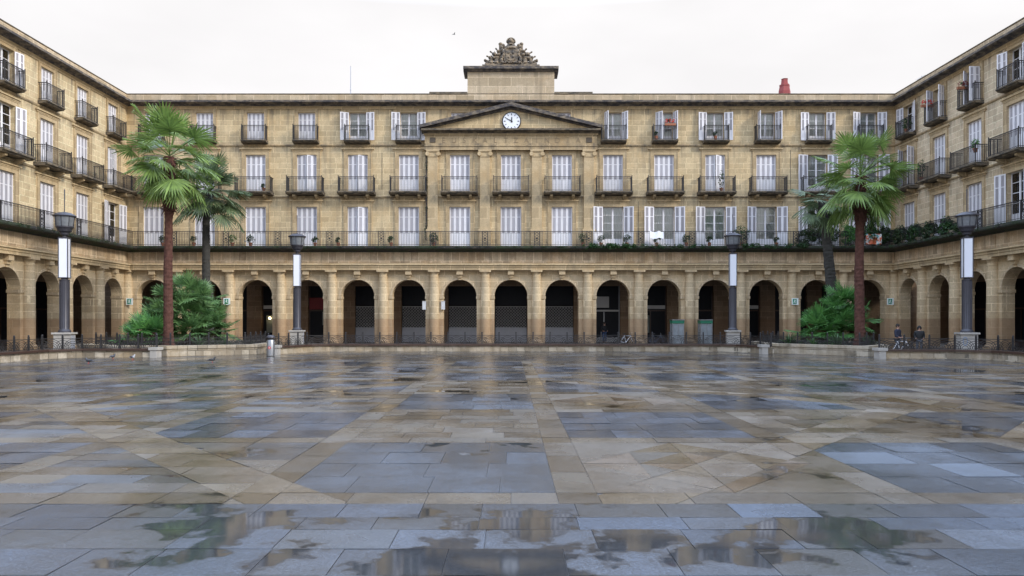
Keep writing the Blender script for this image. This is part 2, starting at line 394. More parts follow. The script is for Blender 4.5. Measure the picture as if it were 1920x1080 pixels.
def bands(lo, hi, start, pitch, bw):
    """yield (a,b,isband,index) covering lo..hi"""
    k = math.floor((lo-start)/pitch)
    while start+k*pitch < hi:
        a = start+k*pitch
        if a+bw > lo: yield max(a, lo), min(a+bw, hi), True, k
        if a+pitch > lo and a+bw < hi: yield max(a+bw, lo), min(a+pitch, hi), False, k
        k += 1
YFAR = 36.0
for (ya, yb, hb, j) in bands(7.8, YFAR, Y0, PY, BY):
    for (xa, xb, vb, k) in bands(-31, 31, X0, PX, BX):
        if hb and vb: emitcell(xa, xb, ya, yb, 'tan')
        elif hb: emitcell(xa, xb, ya, yb, 'tan', 1.05, 9)
        elif vb: emitcell(xa, xb, ya, yb, 'tan', 9, 1.1)
        elif (k+j) % 2: emitcell(xa, xb, ya, yb, rnd.randrange(3), .78, .85)
        elif xb < -2.9 or xa > 9 or j > 3: emitcell(xa, xb, ya, yb, 'mix', .95, .48)
        else:
            # tan panel with a diamond inside
            cx, cy = (xa+xb)/2, (ya+yb)/2; hx, hy = (xb-xa)/2, (yb-ya)/2
            if j % 2 == 0:
                for sx in (-1, 1):
                    for sy in (-1, 1):
                        slabs.append(([(cx, cy), (cx+sx*hx*.5, cy), (cx, cy+sy*hy*.5)][::sx*sy], 'olive'))
                        slabs.append(([(cx+sx*hx*.5, cy), (cx+sx*hx, cy), (cx+sx*hx*.5, cy+sy*hy*.5)][::sx*sy], 'pale'))
                        slabs.append(([(cx+sx*hx*.5, cy), (cx+sx*hx*.5, cy+sy*hy*.5), (cx, cy+sy*hy*.5)][::sx*sy], 'tan'))
                        slabs.append(([(cx, cy+sy*hy*.5), (cx+sx*hx*.5, cy+sy*hy*.5), (cx, cy+sy*hy)][::sx*sy], 'olive'))
                        slabs.append(([(cx+sx*hx, cy), (cx+sx*hx, cy+sy*hy), (cx, cy+sy*hy), (cx+sx*hx*.5, cy+sy*hy*.5)][::sx*sy], 'tan'))
            else: emitcell(xa, xb, ya, yb, 'tan', .9, .55)
# near apron and far margin: large grey slabs
y = -6.2
while y < 7.75:
    yb = min(7.8, y+rnd.choice((.42, .5, .58, .66))); yb = 7.8 if 7.8-yb < .3 else yb
    emitcell(-16, 16, y, yb, 'near', .78, 9); y = yb
y = YFAR
while y < 58.8:
    yb = min(58.8, y+.9); emitcell(-30.1, 30.1, y, yb, 'grey', 1.2, 9); y = yb
sv, sf, tone, wet = [], [], [], []
def kindcol(k):
    v = rnd.uniform(.92, 1.09)
    if k == 'near': c = rnd.choice(((.13, .17, .24), (.11, .15, .22), (.14, .175, .235), (.13, .15, .18)))
    elif isinstance(k, int): c = ((.13, .165, .22), (.115, .145, .20), (.14, .165, .21))[k]
    elif k == 'blue': c = rnd.choice(((.12, .14, .175), (.10, .12, .155), (.14, .155, .185), (.15, .15, .15)))
    elif k == 'tan': c = rnd.choice(((.205, .170, .125), (.185, .155, .115), (.205, .175, .14), (.17, .148, .12)))
    elif k == 'mix': c = rnd.choice(((.14, .155, .18), (.16, .165, .175), (.20, .17, .135), (.22, .18, .13), (.18, .165, .15)))
    elif k == 'band': c = rnd.choice(((.255, .205, .14), (.225, .18, .125), (.25, .21, .165)))
    elif k == 'olive': c = rnd.choice(((.17, .125, .065), (.2, .14, .08)))
    elif k == 'pale': c = rnd.choice(((.27, .22, .17), (.24, .19, .145)))
    else: c = rnd.choice(((.15, .145, .14), (.17, .15, .125), (.13, .135, .15)))
    return (c[0]*v, c[1]*v, c[2]*v, 1)
def addslab(p, kind):
    a = area(p)
    if abs(a) < .004: return
    if a < 0: p = p[::-1]
    cx = sum(q[0] for q in p)/len(p); cy = sum(q[1] for q in p)/len(p)
    gap = .0025+.00012*max(0, cy)
    tx = rnd.gauss(0, .0022); ty = rnd.gauss(0, .0022); z = rnd.uniform(-.0015, .0015)
    n = len(sv)
    for q in p:
        dx, dy = q[0]-cx, q[1]-cy; l = math.hypot(dx, dy) or 1
        k = max(0, 1-gap/l*1.2); x = cx+dx*k; yy = cy+dy*k
        sv.append((x, yy, z+tx*dx+ty*dy))
    sf.append(tuple(range(n, n+len(p)))); tone.append(kindcol(kind))
    wet.append(min(1, max(0, rnd.gauss(.42, .17) + (.1 if kind not in ('tan', 'mix', 'olive', 'pale', 'band') else -.12) + (.12 if cy < 7.8 else 0))))
for p, kind in slabs:
    pieces = [(p, kind)]
    for (nx, ny, d, hw, y0, y1, x0, x1) in diags:
        new = []
        for q, kd in pieces:
            cy = sum(v[1] for v in q)/len(q); cx = sum(v[0] for v in q)/len(q)
            if not (y0 < cy < y1 and x0 < cx < x1) or abs(nx*cx+ny*cy-d) > 2: new.append((q, kd)); continue
            a = clip(q, nx, ny, d-hw); b_ = clip(q, -nx, -ny, -(d+hw)); c_ = clip(clip(q, nx, ny, d+hw), -nx, -ny, -(d-hw))
            for part, k2 in ((a, kd), (b_, kd), (c_, 'band')):
                if len(part) > 2 and abs(area(part)) > .01: new.append((part, k2))
        pieces = new
    for q, kd in pieces: addslab(q, kd)
me = bpy.data.meshes.new('plaza_paving'); me.from_pydata(sv, [], sf); me.materials.append(PAVE)
ca = me.attributes.new('tone', 'FLOAT_COLOR', 'FACE'); ca.data.foreach_set('color', [c for q in tone for c in q])
wt = me.attributes.new('wet', 'FLOAT', 'FACE'); wt.data.foreach_set('value', wet)
tag(inst(me, 'plaza_paving'), kind='structure')

# ------------------------------------------------------------------ building kit (local frame: x along, -y towards the square, z up)
ROWS = [(16.02, 18.23, 1.36), (11.98, 14.92, 1.56), (7.74, 10.85, 1.62)]   # top, middle, lower floor: z0, z1, width
TOPZ = 18.94
AR, AS = 1.31, 3.84          # arch radius and springing
ATOP = 5.95

def arcade_mesh(cs, xa, xb, mt):
    b = MB(); T = .8; n = 14
    def both(pts):
        b.quad(*[(p[0], 0, p[1]) for p in pts]); b.quad(*[(p[0], T, p[1]) for p in reversed(pts)])
    edges = [xa]+[(cs[i]+cs[i+1])/2 for i in range(len(cs)-1)]+[xb]
    for i, cx in enumerate(cs):
        l, r = edges[i], edges[i+1]
        both([(l, 0), (cx-AR, 0), (cx-AR, AS), (l, AS)]); both([(cx+AR, 0), (r, 0), (r, AS), (cx+AR, AS)])
        both([(l, AS), (cx-AR, AS), (cx-AR, ATOP), (l, ATOP)]); both([(cx+AR, AS), (r, AS), (r, ATOP), (cx+AR, ATOP)])
        arc = [(cx-AR*math.cos(math.pi*k/n), AS+AR*math.sin(math.pi*k/n)) for k in range(n+1)]
        for k in range(n):
            p, q = arc[k], arc[k+1]; both([p, q, (q[0], ATOP), (p[0], ATOP)])
            b.quad((p[0], 0, p[1]), (p[0], T, p[1]), (q[0], T, q[1]), (q[0], 0, q[1]))
        b.quad((cx-AR, 0, 0), (cx-AR, T, 0), (cx-AR, T, AS), (cx-AR, 0, AS)); b.quad((cx+AR, 0, 0), (cx+AR, 0, AS), (cx+AR, T, AS), (cx+AR, T, 0))
    return b.mesh('arcade', mt)
def arch_trim(n=16):
    b = MB(); w = .17; y = -.035
    ins = [(-AR*math.cos(math.pi*k/n), AS+AR*math.sin(math.pi*k/n)) for k in range(n+1)]
    out = [(-(AR+w)*math.cos(math.pi*k/n), AS+(AR+w)*math.sin(math.pi*k/n)) for k in range(n+1)]
    for k in range(n):
        a, c, d, e = ins[k], ins[k+1], out[k+1], out[k]
        b.quad((a[0], y, a[1]), (c[0], y, c[1]), (d[0], y, d[1]), (e[0], y, e[1]))
        b.quad((e[0], y, e[1]), (d[0], y, d[1]), (d[0], .01, d[1]), (e[0], .01, e[1]))
        b.quad((a[0], .0, a[1]), (c[0], .0, c[1]), (c[0], y, c[1]), (a[0], y, a[1]))
    for s in (-1, 1):
        x0, x1 = (-AR-.33, -AR+.04) if s < 0 else (AR-.04, AR+.33)
        b.box(x0, x1, -.06, .84, AS-.2, AS-.003)
    return b.mesh('arch_moulding', ARCL, fix=True)
def keystone():
    b = MB(); b.box(-.24, .24, -.36, .02, 5.52, 5.865); b.box(-.17, .17, -.2, .02, 5.30, 5.52); b.box(-.11, .11, -.1, .02, 5.12, 5.30)
    return b.mesh('keystone', ARC)
def column():
    b = MB()
    b.box(-.50, .50, -.5, .05, .0, .28); b.lathe([(.47, .28), (.47, .36), (.43, .42), (.385, .46), (.39, 2.0), (.37, 4.2), (.335, 5.32), (.36, 5.34), (.36, 5.39), (.335, 5.41), (.335, 5.55), (.40, 5.66), (.43, 5.72)], 20, (0, -.08, 0))
    b.box(-.45, .45, -.53, .05, 5.72, 5.865)
    return b.mesh('column', ARC, auto=40)
def wall_mesh(cs, xa, xb, mt, skip=()):
    b = MB(); D = .34
    zs = [7.4] + [v for r in reversed(ROWS) for v in (r[0], r[1])] + [TOPZ]
    for i in range(0, len(zs)-1, 2): b.quad((xa, 0, zs[i]), (xb, 0, zs[i]), (xb, 0, zs[i+1]), (xa, 0, zs[i+1]))
    for (z0, z1, w) in ROWS:
        x = xa
        for c in cs:
            l, r = c-w/2, c+w/2
            b.quad((x, 0, z0), (l, 0, z0), (l, 0, z1), (x, 0, z1))
            b.quad((l, 0, z0), (l, D, z0), (l, D, z1), (l, 0, z1)); b.quad((r, 0, z0), (r, 0, z1), (r, D, z1), (r, D, z0))
            b.quad((l, 0, z1), (l, D, z1), (r, D, z1), (r, 0, z1)); b.quad((l, 0, z0), (r, 0, z0), (r, D, z0), (l, D, z0))
            x = r
        b.quad((x, 0, z0), (xb, 0, z0), (xb, 0, z1), (x, 0, z1))
    return b.mesh('wall', mt)

def surround(row):
    z0, z1, w = ROWS[row]; h = z1-z0; b = MB(); o = .2 if row == 0 else .24
    x = w/2
    b.box(-x-o, -x, -.055, .01, 0, h+o); b.box(x, x+o, -.055, .01, 0, h+o); b.box(-x, x, -.055, .01, h, h+o)
    b.box(-x-o-.05, -x-o, -.085, .01, 0, h+o+.05); b.box(x+o, x+o+.05, -.085, .01, 0, h+o+.05); b.box(-x-o, x+o, -.085, .01, h+o, h+o+.05)
    if row: b.box(-x-o-.24, x+o+.24, -.15, .01, h+o+.18, h+o+.27); b.box(-x-o-.14, x+o+.14, -.08, .01, h+o+.08, h+o+.18)
    return b.mesh('window_surround', TRIM)
def leaf(w, h, panels=2):
    """one folding shutter leaf hinged at x=0, spans 0..w, outward face at -y"""
    b = MB(); st = .085; t = .022
    pw = w/panels
    for p in range(panels):
        a = p*pw; z = pw*(p+1)
        b.box(a+.003, a+st, -t, t, 0, h); b.box(z-st, z-.003, -t, t, 0, h)
        for zz, q in ((0, .09), (h*.33, .05), (h*.74, .05), (h-.07, .07)): b.box(a+st, z-st, -t+.002, t-.002, zz, zz+q)
        b.box(a+st, z-st, -.010, .010, .09, h*.33)
    return b.mesh('shutter', WHITE)
def louvres(w, h, panels=2):
    b = MB(); st = .085; pw = w/panels
    for p in range(panels):
        a = p*pw+st; z = (p+1)*pw-st
        for (s0, s1) in ((h*.33+.05, h*.74), (h*.74+.05, h-.07)):
            n = int((s1-s0)/.045)
            for i in range(n):
                zz = s0+(s1-s0)*i/n
                b.quad((a, -.012, zz), (z, -.012, zz), (z, .006, zz+.055), (a, .006, zz+.055))
    return b.mesh('louvre', LOUV)
def frame(w, h, ny=5):
    b = MB(); t = .06; y0, y1 = -.03, .03
    b.box(-w/2, -w/2+t, y0, y1, 0, h); b.box(w/2-t, w/2, y0, y1, 0, h); b.box(-w/2+t, w/2-t, y0, y1, 0, t); b.box(-w/2+t, w/2-t, y0, y1, h-t, h)
    b.box(-.065, .065, y0-.015, y1, t, h-t)
    b.box(-w/2+t, -.065, -.02, .02, t, h*.2); b.box(.065, w/2-t, -.02, .02, t, h*.2)
    for i in range(1, ny):
        z = h*.2+(h*.8)*i/ny
        for a, c in ((-w/2+t, -.065), (.065, w/2-t)): b.box(a, c, -.018, .018, z-.018, z+.018)
    return b.mesh('window', WHITE)
def pane(w, h): 
    return MB().box(-w/2+.05, w/2-.05, -.004, .004, .05, h-.05).mesh('pane', GLASS)
def curtain_mesh(w, h):
    b = MB(); n = 28
    for s in (0, 1):
        x0, x1 = (-w/2+.03, -.05) if s == 0 else (.05, w/2-.03)
        for i in range(n):
            a = x0+(x1-x0)*i/n; c = x0+(x1-x0)*(i+1)/n
            b.quad((a, .03*math.sin(i*1.3), .05), (c, .03*math.sin((i+1)*1.3), .05), (c, .03*math.sin((i+1)*1.3), h-.05), (a, .03*math.sin(i*1.3), h-.05))
    return b.mesh('curtain', CURT, smooth=True)
def railing(w, d, h, pitch=.115, r=.012):
    """U-shaped iron railing around a balcony: front at y=-d"""
    b = MB()
    for z, t in ((h-.02, .022), (.06, .014), (h-.14, .009)):
        b.box(-w/2, w/2, -d-t, -d+t, z-t, z+t); b.box(-w/2-t, -w/2+t, -d, 0, z-t, z+t); b.box(w/2-t, w/2+t, -d, 0, z-t, z+t)
    n = round(w/pitch)
    for i in range(n+1):
        x = -w/2+w*i/n; b.box(x-r, x+r, -d-r, -d+r, 0, h-.03)
        if 0 < i < n: b.ball((x, -d, h*.45), .022, k=4, h=3)
    n = max(2, round(d/pitch))
    for i in range(1, n):
        y = -d*i/n
        for s in (-1, 1): b.box(s*w/2-r, s*w/2+r, y-r, y+r, 0, h-.03)
    for s in (-1, 1): b.box(s*w/2-.024, s*w/2+.024, -d-.024, -d+.024, 0, h+.04); b.ball((s*w/2, -d, h+.07), .04, k=6, h=4)
    return b.mesh('railing', IRON)
def slab(w, d, row):
    b = MB()
    if row == 0: b.extx([(0, -.03), (-d-.06, -.03), (-d-.06, -.11), (-d+.02, -.15), (-d+.06, -.21), (0, -.27)][::-1], -w/2-.06, w/2+.06)
    else: b.extx([(0, -.02), (-d-.08, -.02), (-d-.08, -.13), (-d+.02, -.17), (-d+.06, -.24), (0, -.26)][::-1], -w/2-.08, w/2+.08)
    return b.mesh('balcony', SLAB2 if row else SLAB2, fix=True)
def bracket():
    b = MB(); b.extx([(0, 0), (-.62, 0), (-.6, -.12), (-.35, -.2), (-.12, -.3), (0, -.42)][::-1], -.11, .11); return b.mesh('bracket', TRIM, fix=True)

M_trim, M_key, M_col = arch_trim(), keystone(), column()
M_sur = [surround(i) for i in range(3)]
M_leaf = [leaf(r[2]/2-.005, r[1]-r[0]-.02) for r in ROWS]; M_lou = [louvres(r[2]/2-.005, r[1]-r[0]-.02) for r in ROWS]
M_frame = [frame(r[2], r[1]-r[0], n) for r, n in zip(ROWS, (3, 4, 4))]; M_pane = [pane(r[2], r[1]-r[0]) for r in ROWS]
M_curt = [curtain_mesh(r[2], r[1]-r[0]) for r in ROWS]
BAL = [(1.86, .55, 1.10), (2.72, .78, 1.10)]
M_rail = [railing(*b_) for b_ in BAL]; M_slab = [slab(BAL[i][0], BAL[i][1], i) for i in range(2)]; M_brk = bracket()

def put_window(root, cx, row, state, y=0., lintel=True):
    """state: c closed, g slightly ajar, o open flat on the wall, h half open, d open and dark, k open with curtains"""
    if state == 'c' and rnd.random() < .16: state = 'g'
    z0, z1, w = ROWS[row]; h = z1-z0
    f = inst(M_frame[row], 'window', root, (cx, .27, z0)); f['label'] = {'c': 'window behind closed white shutters'}.get(state, 'window with its white shutters open')
    inst(M_pane[row], 'pane', f)
    if state in 'okh': inst(M_curt[row], 'curtain', f, (0, .06, 0))
    inst(M_sur[row], 'window_surround', root, (cx, y, z0))
    angs = {'c': (0, 0), 'g': (8, -14), 'o': (168, -168), 'k': (168, -168), 'd': (168, -168), 'h': (62, -98)}[state]
    if state in 'okd': angs = (angs[0]+rnd.uniform(-9, 6), angs[1]+rnd.uniform(-6, 9))
    if state == 'h': angs = (angs[0]+rnd.uniform(-20, 30), angs[1]+rnd.uniform(-30, 20))
    ry = .12 if state in 'cg' else -.09
    for s, a in ((-1, -angs[0]), (1, -angs[1])):
        o = inst(M_leaf[row], 'shutter', f, (s*w/2*.998, ry-.27, .01), (0, 0, R(a) if s < 0 else R(a)))
        if s > 0: o.scale = (-1, 1, 1)
        lo = inst(M_lou[row], 'louvre', o)   # becomes merged below
    return f
def put_balcony(root, cx, row, y=0.):
    z0 = ROWS[row][0]
    sl_ = inst(M_slab[row], 'balcony', root, (cx, y, z0)); inst(M_rail[row], 'railing', sl_, (0, 0, 0))
    if row == 1:
        for s in (-1, 1): inst(M_brk, 'bracket', sl_, (s*.85, 0, -.26))
    return sl_

def facade(root, cs, cols, xa, xb, mt, states, balc=True, frz=FRIEZE):
    inst(arcade_mesh(cs, xa, xb, ARC), 'arcade', root)
    inst(wall_mesh(cs, xa, xb, mt), 'wall', root)
    for c in cs: inst(M_trim, 'arch_moulding', root, (c, 0, 0)); inst(M_key, 'keystone', root, (c, 0, 0))
    for c in cols: inst(M_col, 'column', root, (c, 0, 0))
    b = MB()
    b.extx([(0, 5.87), (-.46, 5.87), (-.46, 6.05), (-.50, 6.07), (-.50, 6.20), (-.58, 6.24), (-.58, 6.33), (-.22, 6.42), (0, 6.42)][::-1], xa, xb)
    b.build('architrave', TRIM, root, fix=True)
    b = MB(); b.box(xa, xb, -.2, .1, 6.42, 7.28)
    for c in cols:
        b.box(c-.42, c+.42, -.235, -.2, 6.44, 7.26)
    for c in cs: b.box(c-1.3, c+1.3, -.215, -.2, 6.5, 7.2)
    b.build('frieze', frz, root)
    b = MB(); b.extx([(0, 7.28), (-.28, 7.28), (-.36, 7.38), (-.62, 7.44), (-.98, 7.48), (-1.02, 7.56), (-1.02, 7.70), (0, 7.72)][::-1], xa, xb)
    b.build('balcony_slab', SLABM, root, fix=True)
    # gallery: ceiling, floor, back wall with shop openings
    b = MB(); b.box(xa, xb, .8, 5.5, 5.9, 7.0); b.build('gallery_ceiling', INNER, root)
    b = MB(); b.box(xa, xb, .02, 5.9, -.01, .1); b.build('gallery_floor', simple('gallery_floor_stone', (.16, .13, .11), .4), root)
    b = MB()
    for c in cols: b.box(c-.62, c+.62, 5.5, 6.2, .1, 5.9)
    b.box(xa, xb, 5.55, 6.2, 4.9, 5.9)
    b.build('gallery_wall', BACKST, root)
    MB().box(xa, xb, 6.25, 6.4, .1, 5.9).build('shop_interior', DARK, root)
    MB().quad((xa, 1.3, 7.4), (xb, 1.3, 7.4), (xb, 1.3, 18.9), (xa, 1.3, 18.9)).build('room_partition', ROOM, root)
    for row in range(3):
        for i, c in enumerate(cs):
            st = states[row][i] if i < len(states[row]) else 'c'
            put_window(root, c, row, st)
            if row < 2 and balc and (row, i) not in NOBAL: put_balcony(root, c, row)
    # string courses between floors
    for z in (15.62, 11.60):
        MB().extx([(0, z-.06), (-.05, z-.05), (-.09, z+.03), (-.09, z+.08), (0, z+.12)][::-1], xa, xb).build('string_course', TRIM, root, fix=True)
    b = MB(); b.extx([(0, 18.48), (-.06, 18.48), (-.06, 18.58), (-.16, 18.69), (0, 18.69)][::-1], xa, xb); b.build('cornice_bed', TRIM, root, fix=True)
    b = MB(); b.extx([(0, 18.70), (-.2, 18.705), (-.26, 18.80), (-.55, 18.84), (-.66, 18.90), (-.66, 19.04), (.1, 19.10)][::-1], xa, xb)
    b.build('cornice', SOOT, root, fix=True)
    b = MB(); b.box(xa, xb, .003, .35, 18.94, 19.68); b.build('parapet', PARA, root)
    MB().box(xa, xb, -.04, .39, 19.68, 19.73).build('parapet_coping', SLAB2, root)

def long_railing(root, x0, x1, cols, name='railing'):
    """continuous iron railing of the lower balcony"""
    b = MB(); y = -.92; z = 7.72; h = 1.1
    for zz, t in ((h, .022), (.08, .014), (h-.13, .010)): b.box(x0, x1, y-t, y+t, z+zz-t, z+zz+t)
    n = round((x1-x0)/.125)
    for i in range(n+1):
        x = x0+(x1-x0)*i/n; b.box(x-.011, x+.011, y-.011, y+.011, z, z+h)
    for c in cols:
        if not x0+.3 < c < x1-.3: continue
        for s in (-.2, .2): b.box(c+s-.03, c+s+.03, y-.03, y+.03, z-.02, z+h+.03)
        for k in range(5):
            zz = z+.1+k*.2
            b.bar((c-.18, y, zz), (c+.18, y, zz+.2), .016); b.bar((c+.18, y, zz), (c-.18, y, zz+.2), .016)
        b.ball((c, y, z+h*.5), .07, k=6, h=4)
    return b.build(name, IRON, root)

def shopfront(root, c, kind):
    y = 5.72
    o = None
    if kind == 'grille':
        b = MB(); b.box(-1.36, 1.36, y, y+.06, .1, 1.28); b.box(-1.36, 1.36, y-.05, y+.06, 1.28, 1.36)
        for k in range(1, 4): b.box(-1.36+k*.68-.02, -1.36+k*.68+.02, y-.015, y, .14, 1.25)
        o = b.build('shopfront', GREYP, root, (c, 0, 0))
        b = MB(); w0, w1, za, zb = -1.34, 1.34, 1.37, 3.1; p = .25
        n = int((w1-w0+zb-za)/p)
        for k in range(n+1):
            s = k*p
            x0, z0 = w0+max(0, s-(zb-za)), za+min(s, zb-za); x1, z1 = w0+min(s, w1-w0), za+max(0, s-(w1-w0))
            b.bar((x0, y, z0), (x1, y, z1), .024, 3)
            b.bar((-x0, y+.01, z0), (-x1, y+.01, z1), .024, 3)
        b.box(w0, w1, y-.02, y+.02, zb, zb+.07); b.build('security_grille', GRILLE, o)
        MB().box(-1.36, 1.36, y+.2, y+.24, 1.3, 3.2).build('pane', simple('shop_window_backing', (.04, .045, .05), .5, var=.9, sc=1.6), o)
        MB().box(-1.36, 1.36, y+.1, y+.16, 3.25, 4.9).build('transom_pane', BLUEGL, o)
    else:
        b = MB(); b.box(-1.36, -1.26, y, y+.1, .1, 4.9); b.box(1.26, 1.36, y, y+.1, .1, 4.9); b.box(-1.26, 1.26, y, y+.1, 2.75, 2.87); b.box(-.04, .04, y, y+.08, .1, 2.75); b.box(-1.26, 1.26, y, y+.09, .1, .5)
        o = b.build('shopfront', {'pale': METAL}.get(kind, BROWN), root, (c, 0, 0))
        MB().box(-1.26, 1.26, y+.05, y+.07, .5, 4.9).build('pane', BLUEGL, o)
        if kind == 'red':
            MB().box(-1.3, 1.3, y-.1, y-.01, 2.9, 3.9).build('shop_sign', REDSIGN, o)
            MB().box(-.2, 1.2, y-.06, y-.01, 1.55, 2.7).build('roller_blind', simple('grey_green_blind', (.20, .22, .21), .6), o)
        if kind == 'pale':
            MB().box(-1.25, .42, y-.1, y-.01, 3.05, 4.0).build('shop_sign', PALEW, o)
            MB().box(-1.3, 1.3, y-.06, y-.01, 2.72, 2.86).build('sign_strip', PALEW, o)
        if kind == 'awn':
            MB().box(-1.25, 1.25, y-.06, y-.01, 2.95, 3.25).build('shop_sign', PALEW, o)
            MB().box(-1.0, -.1, y-.05, y-.01, .9, 2.4).build('poster', simple('display_poster', (.2, .22, .2), .6), o)
    return o

# ------------------------------------------------------------------ main building (north side of the square)
FY, FX = 58.8, 30.1
main = empty('arcaded_building', (0, FY, 0), 0, 'long sandstone arcaded building with clock pediment across the back of the square', 'building')
cs = [4*(k-7) for k in range(15)]; cols = [4*k-30 for k in range(16)]
NOBAL = {(0, 6), (0, 7), (0, 8)}
facade(main, cs, cols, -FX-.05, FX+.05, STONE, [
    'c c c c o o c c c h h o h o k'.split(),
    'c c c c c c c c c c c g c o k'.split(),
    'c c c c c c c c c k k k k d k'.split()])
NOBAL = set()
long_railing(main, -FX+.92, FX-.92, cols)
kinds = ['awn', 'dark', 'awn', 'red', 'grille', 'grille', 'grille', 'grille', 'grille', 'pale', 'awn', 'dark', 'awn', 'dark', 'dark']
for c, k in zip(cs, kinds): shopfront(main, c, k)
MB().box(-36, 36, .36, 12, 19.1, 19.24).build('roof', SLATE, main)
for s in (-1, 1):
    MB().box(*sorted((s*30.2, s*36)), .01, 6.4, -.01, .09).build('gallery_floor', INNER, main)
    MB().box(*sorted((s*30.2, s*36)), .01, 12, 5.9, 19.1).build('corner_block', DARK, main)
    MB().box(*sorted((s*30.2, s*36)), 6.3, 6.5, .1, 5.9).build('gallery_wall', BACKST, main)
MB().box(-36, 36, 11.8, 12, 0, 19.1).build('rear_wall', STONE, main)
# raised parapet, attic block
b = MB(); b.box(-6.4, -3.42, -.03, .36, 19.732, 19.86); b.box(3.42, 6.4, -.03, .36, 19.732, 19.86); b.build('parapet_step', SLAB2, main)
MB().box(-3.4, 3.4, -.03, 1.6, 19.06, 21.42).build('attic_block', PARA, main)
b = MB(); b.extx([(-.03, 21.42), (-.12, 21.42), (-.2, 21.55), (-.36, 21.58), (-.36, 21.78), (-.1, 21.86), (1.7, 21.86), (1.7, 21.42)][::-1], -3.72, 3.72); b.build('attic_cornice', SOOT, main, fix=True)
# pilasters and pediment
def pil():
    b = MB(); b.box(-.4, .4, -.24, .02, 9.05, 14.72); b.box(-.47, .47, -.3, .02, 7.75, 8.9); b.box(-.52, .52, -.34, .02, 8.9, 9.05); b.box(-.44, .44, -.27, -.24, 9.05, 9.2)
    return b
for i, x in enumerate((-6.1, -2.03, 2.03, 6.1)):
    p = pil().build('pilaster', TRIM, main, (x, 0, 0))
    b = MB(); b.box(-.40, .40, -.28, .02, 14.72, 14.80); b.box(-.52, .52, -.34, .02, 15.12, 15.25)
    b.box(-.36, .36, -.27, .02, 14.80, 15.12)
    for s in (-1, 1):
        i0 = len(b.v); b.lathe([(.045, -.34), (.16, -.34), (.19, -.2), (.16, .0)], 14); b.xf(Matrix.Translation((s*.42, 0, 14.95)) @ Matrix.Rotation(R(-90), 4, 'X'), i0)
    b.build('capital', TRIM, p, fix=True)
b = MB(); b.box(-6.75, 6.75, -.32, .02, 15.25, 15.52); b.box(-6.75, 6.75, -.37, .02, 15.52, 15.60)
b.box(-6.72, 6.72, -.30, .02, 15.60, 16.40); b.box(-6.8, 6.8, -.38, .02, 16.40, 16.52); b.build('entablature', TRIM, main)
for s in (-1, 1): MB().box(s*6.1-.22, s*6.1+.22, -.34, -.3, 15.82, 16.2).build('frieze_tablet', simple('dark_relief', (.10, .08, .06), .9), main)
b = MB(); b.extx([(0.02, 16.52), (-.42, 16.52), (-.5, 16.62), (-.78, 16.68), (-.78, 16.82), (-.6, 16.86), (.02, 16.88)][::-1], -6.95, 6.95); b.build('pediment_cornice', SLAB2, main, fix=True)
b = MB(); b.prism([(-6.6, 16.88), (6.6, 16.88), (0, 18.55)], -.34, .02); b.build('tympanum', STONE, main, fix=True)
b = MB()
for s in (-1, 1):
    a = (s*7.05, 16.86); c = (0, 18.68); n = (-(c[1]-a[1])*s, abs(c[0]-a[0])); l = math.hypot(*n); n = (n[0]/l, n[1]/l)
    pts = [(a[0], a[1]), (0, 18.55), (0, 18.84), (a[0], a[1]+.24)]
    b.prism(pts, -.82, .02)
    b.prism([(a[0]-s*.5, a[1]), (0, 18.40), (0, 18.547), (a[0]-s*.2, a[1]+.03)], -.5, .02)
b.build('raking_cornice', SOOT, main, fix=True)
# clock
ck = MB().lathe([(.70, 0), (.74, .03), (.74, .10), (.66, .12)], 40); ck.xf(Matrix.Translation((.05, -.34, 17.44)) @ Matrix.Rotation(R(90), 4, 'X'))
clock = ck.build('clock', IRON, main)
fc = MB().lathe([(.66, .0), (.66, .125)], 40); fc.xf(Matrix.Translation((.05, -.345, 17.44)) @ Matrix.Rotation(R(90), 4, 'X')); fc.build('clock_face', simple('clock_face_enamel', (.80, .82, .86), .4, var=.03), clock)
b = MB()
for k in range(12):
    a = R(30*k); c, s_ = math.cos(a), math.sin(a); big = .055 if k % 3 == 0 else .04
    i0 = len(b.v); b.box(-big*.55, big*.55, -.012, 0, .46, .60); b.xf(Matrix.Translation((.05, -.474, 17.44)) @ Matrix.Rotation(a, 4, 'Y'), i0)
b.build('hour_mark', IRON, clock)
for ln, wd, ang, nm in ((.36, .05, 4, 'hour_hand'), (.52, .035, -61, 'minute_hand')):
    b = MB(); b.prism([(-wd, -.1), (wd, -.1), (wd*.7, ln*.75), (0, ln), (-wd*.7, ln*.75)], -.012, 0); b.xf(Matrix.Translation((.05, -.492 if ln > .4 else -.488+.0, 17.44)) @ Matrix.Rotation(R(ang), 4, 'Y')); b.build(nm, IRON, clock, fix=True)
# lettering on the frieze
x = -5.25
for i, ch in enumerate('EUSKALTZAINDIA'):
    fo = bpy.data.curves.new('letter', 'FONT'); fo.body = ch; fo.size = .56; fo.extrude = .012; fo.align_x = 'CENTER'
    lo = bpy.data.objects.new('letter', fo); col.objects.link(lo)
    dg = bpy.context.evaluated_depsgraph_get(); lm = bpy.data.meshes.new_from_object(lo.evaluated_get(dg)); bpy.data.objects.remove(lo)
    lm.materials.clear(); lm.materials.append(simple('letter_bronze', (.27, .2, .12), .7) if i == 0 else LETM)
    LETM = lm.materials[0]
    inst(lm, 'letter', main, (-5.25+i*10.5/13, -.314, 15.81), (R(90), 0, 0))

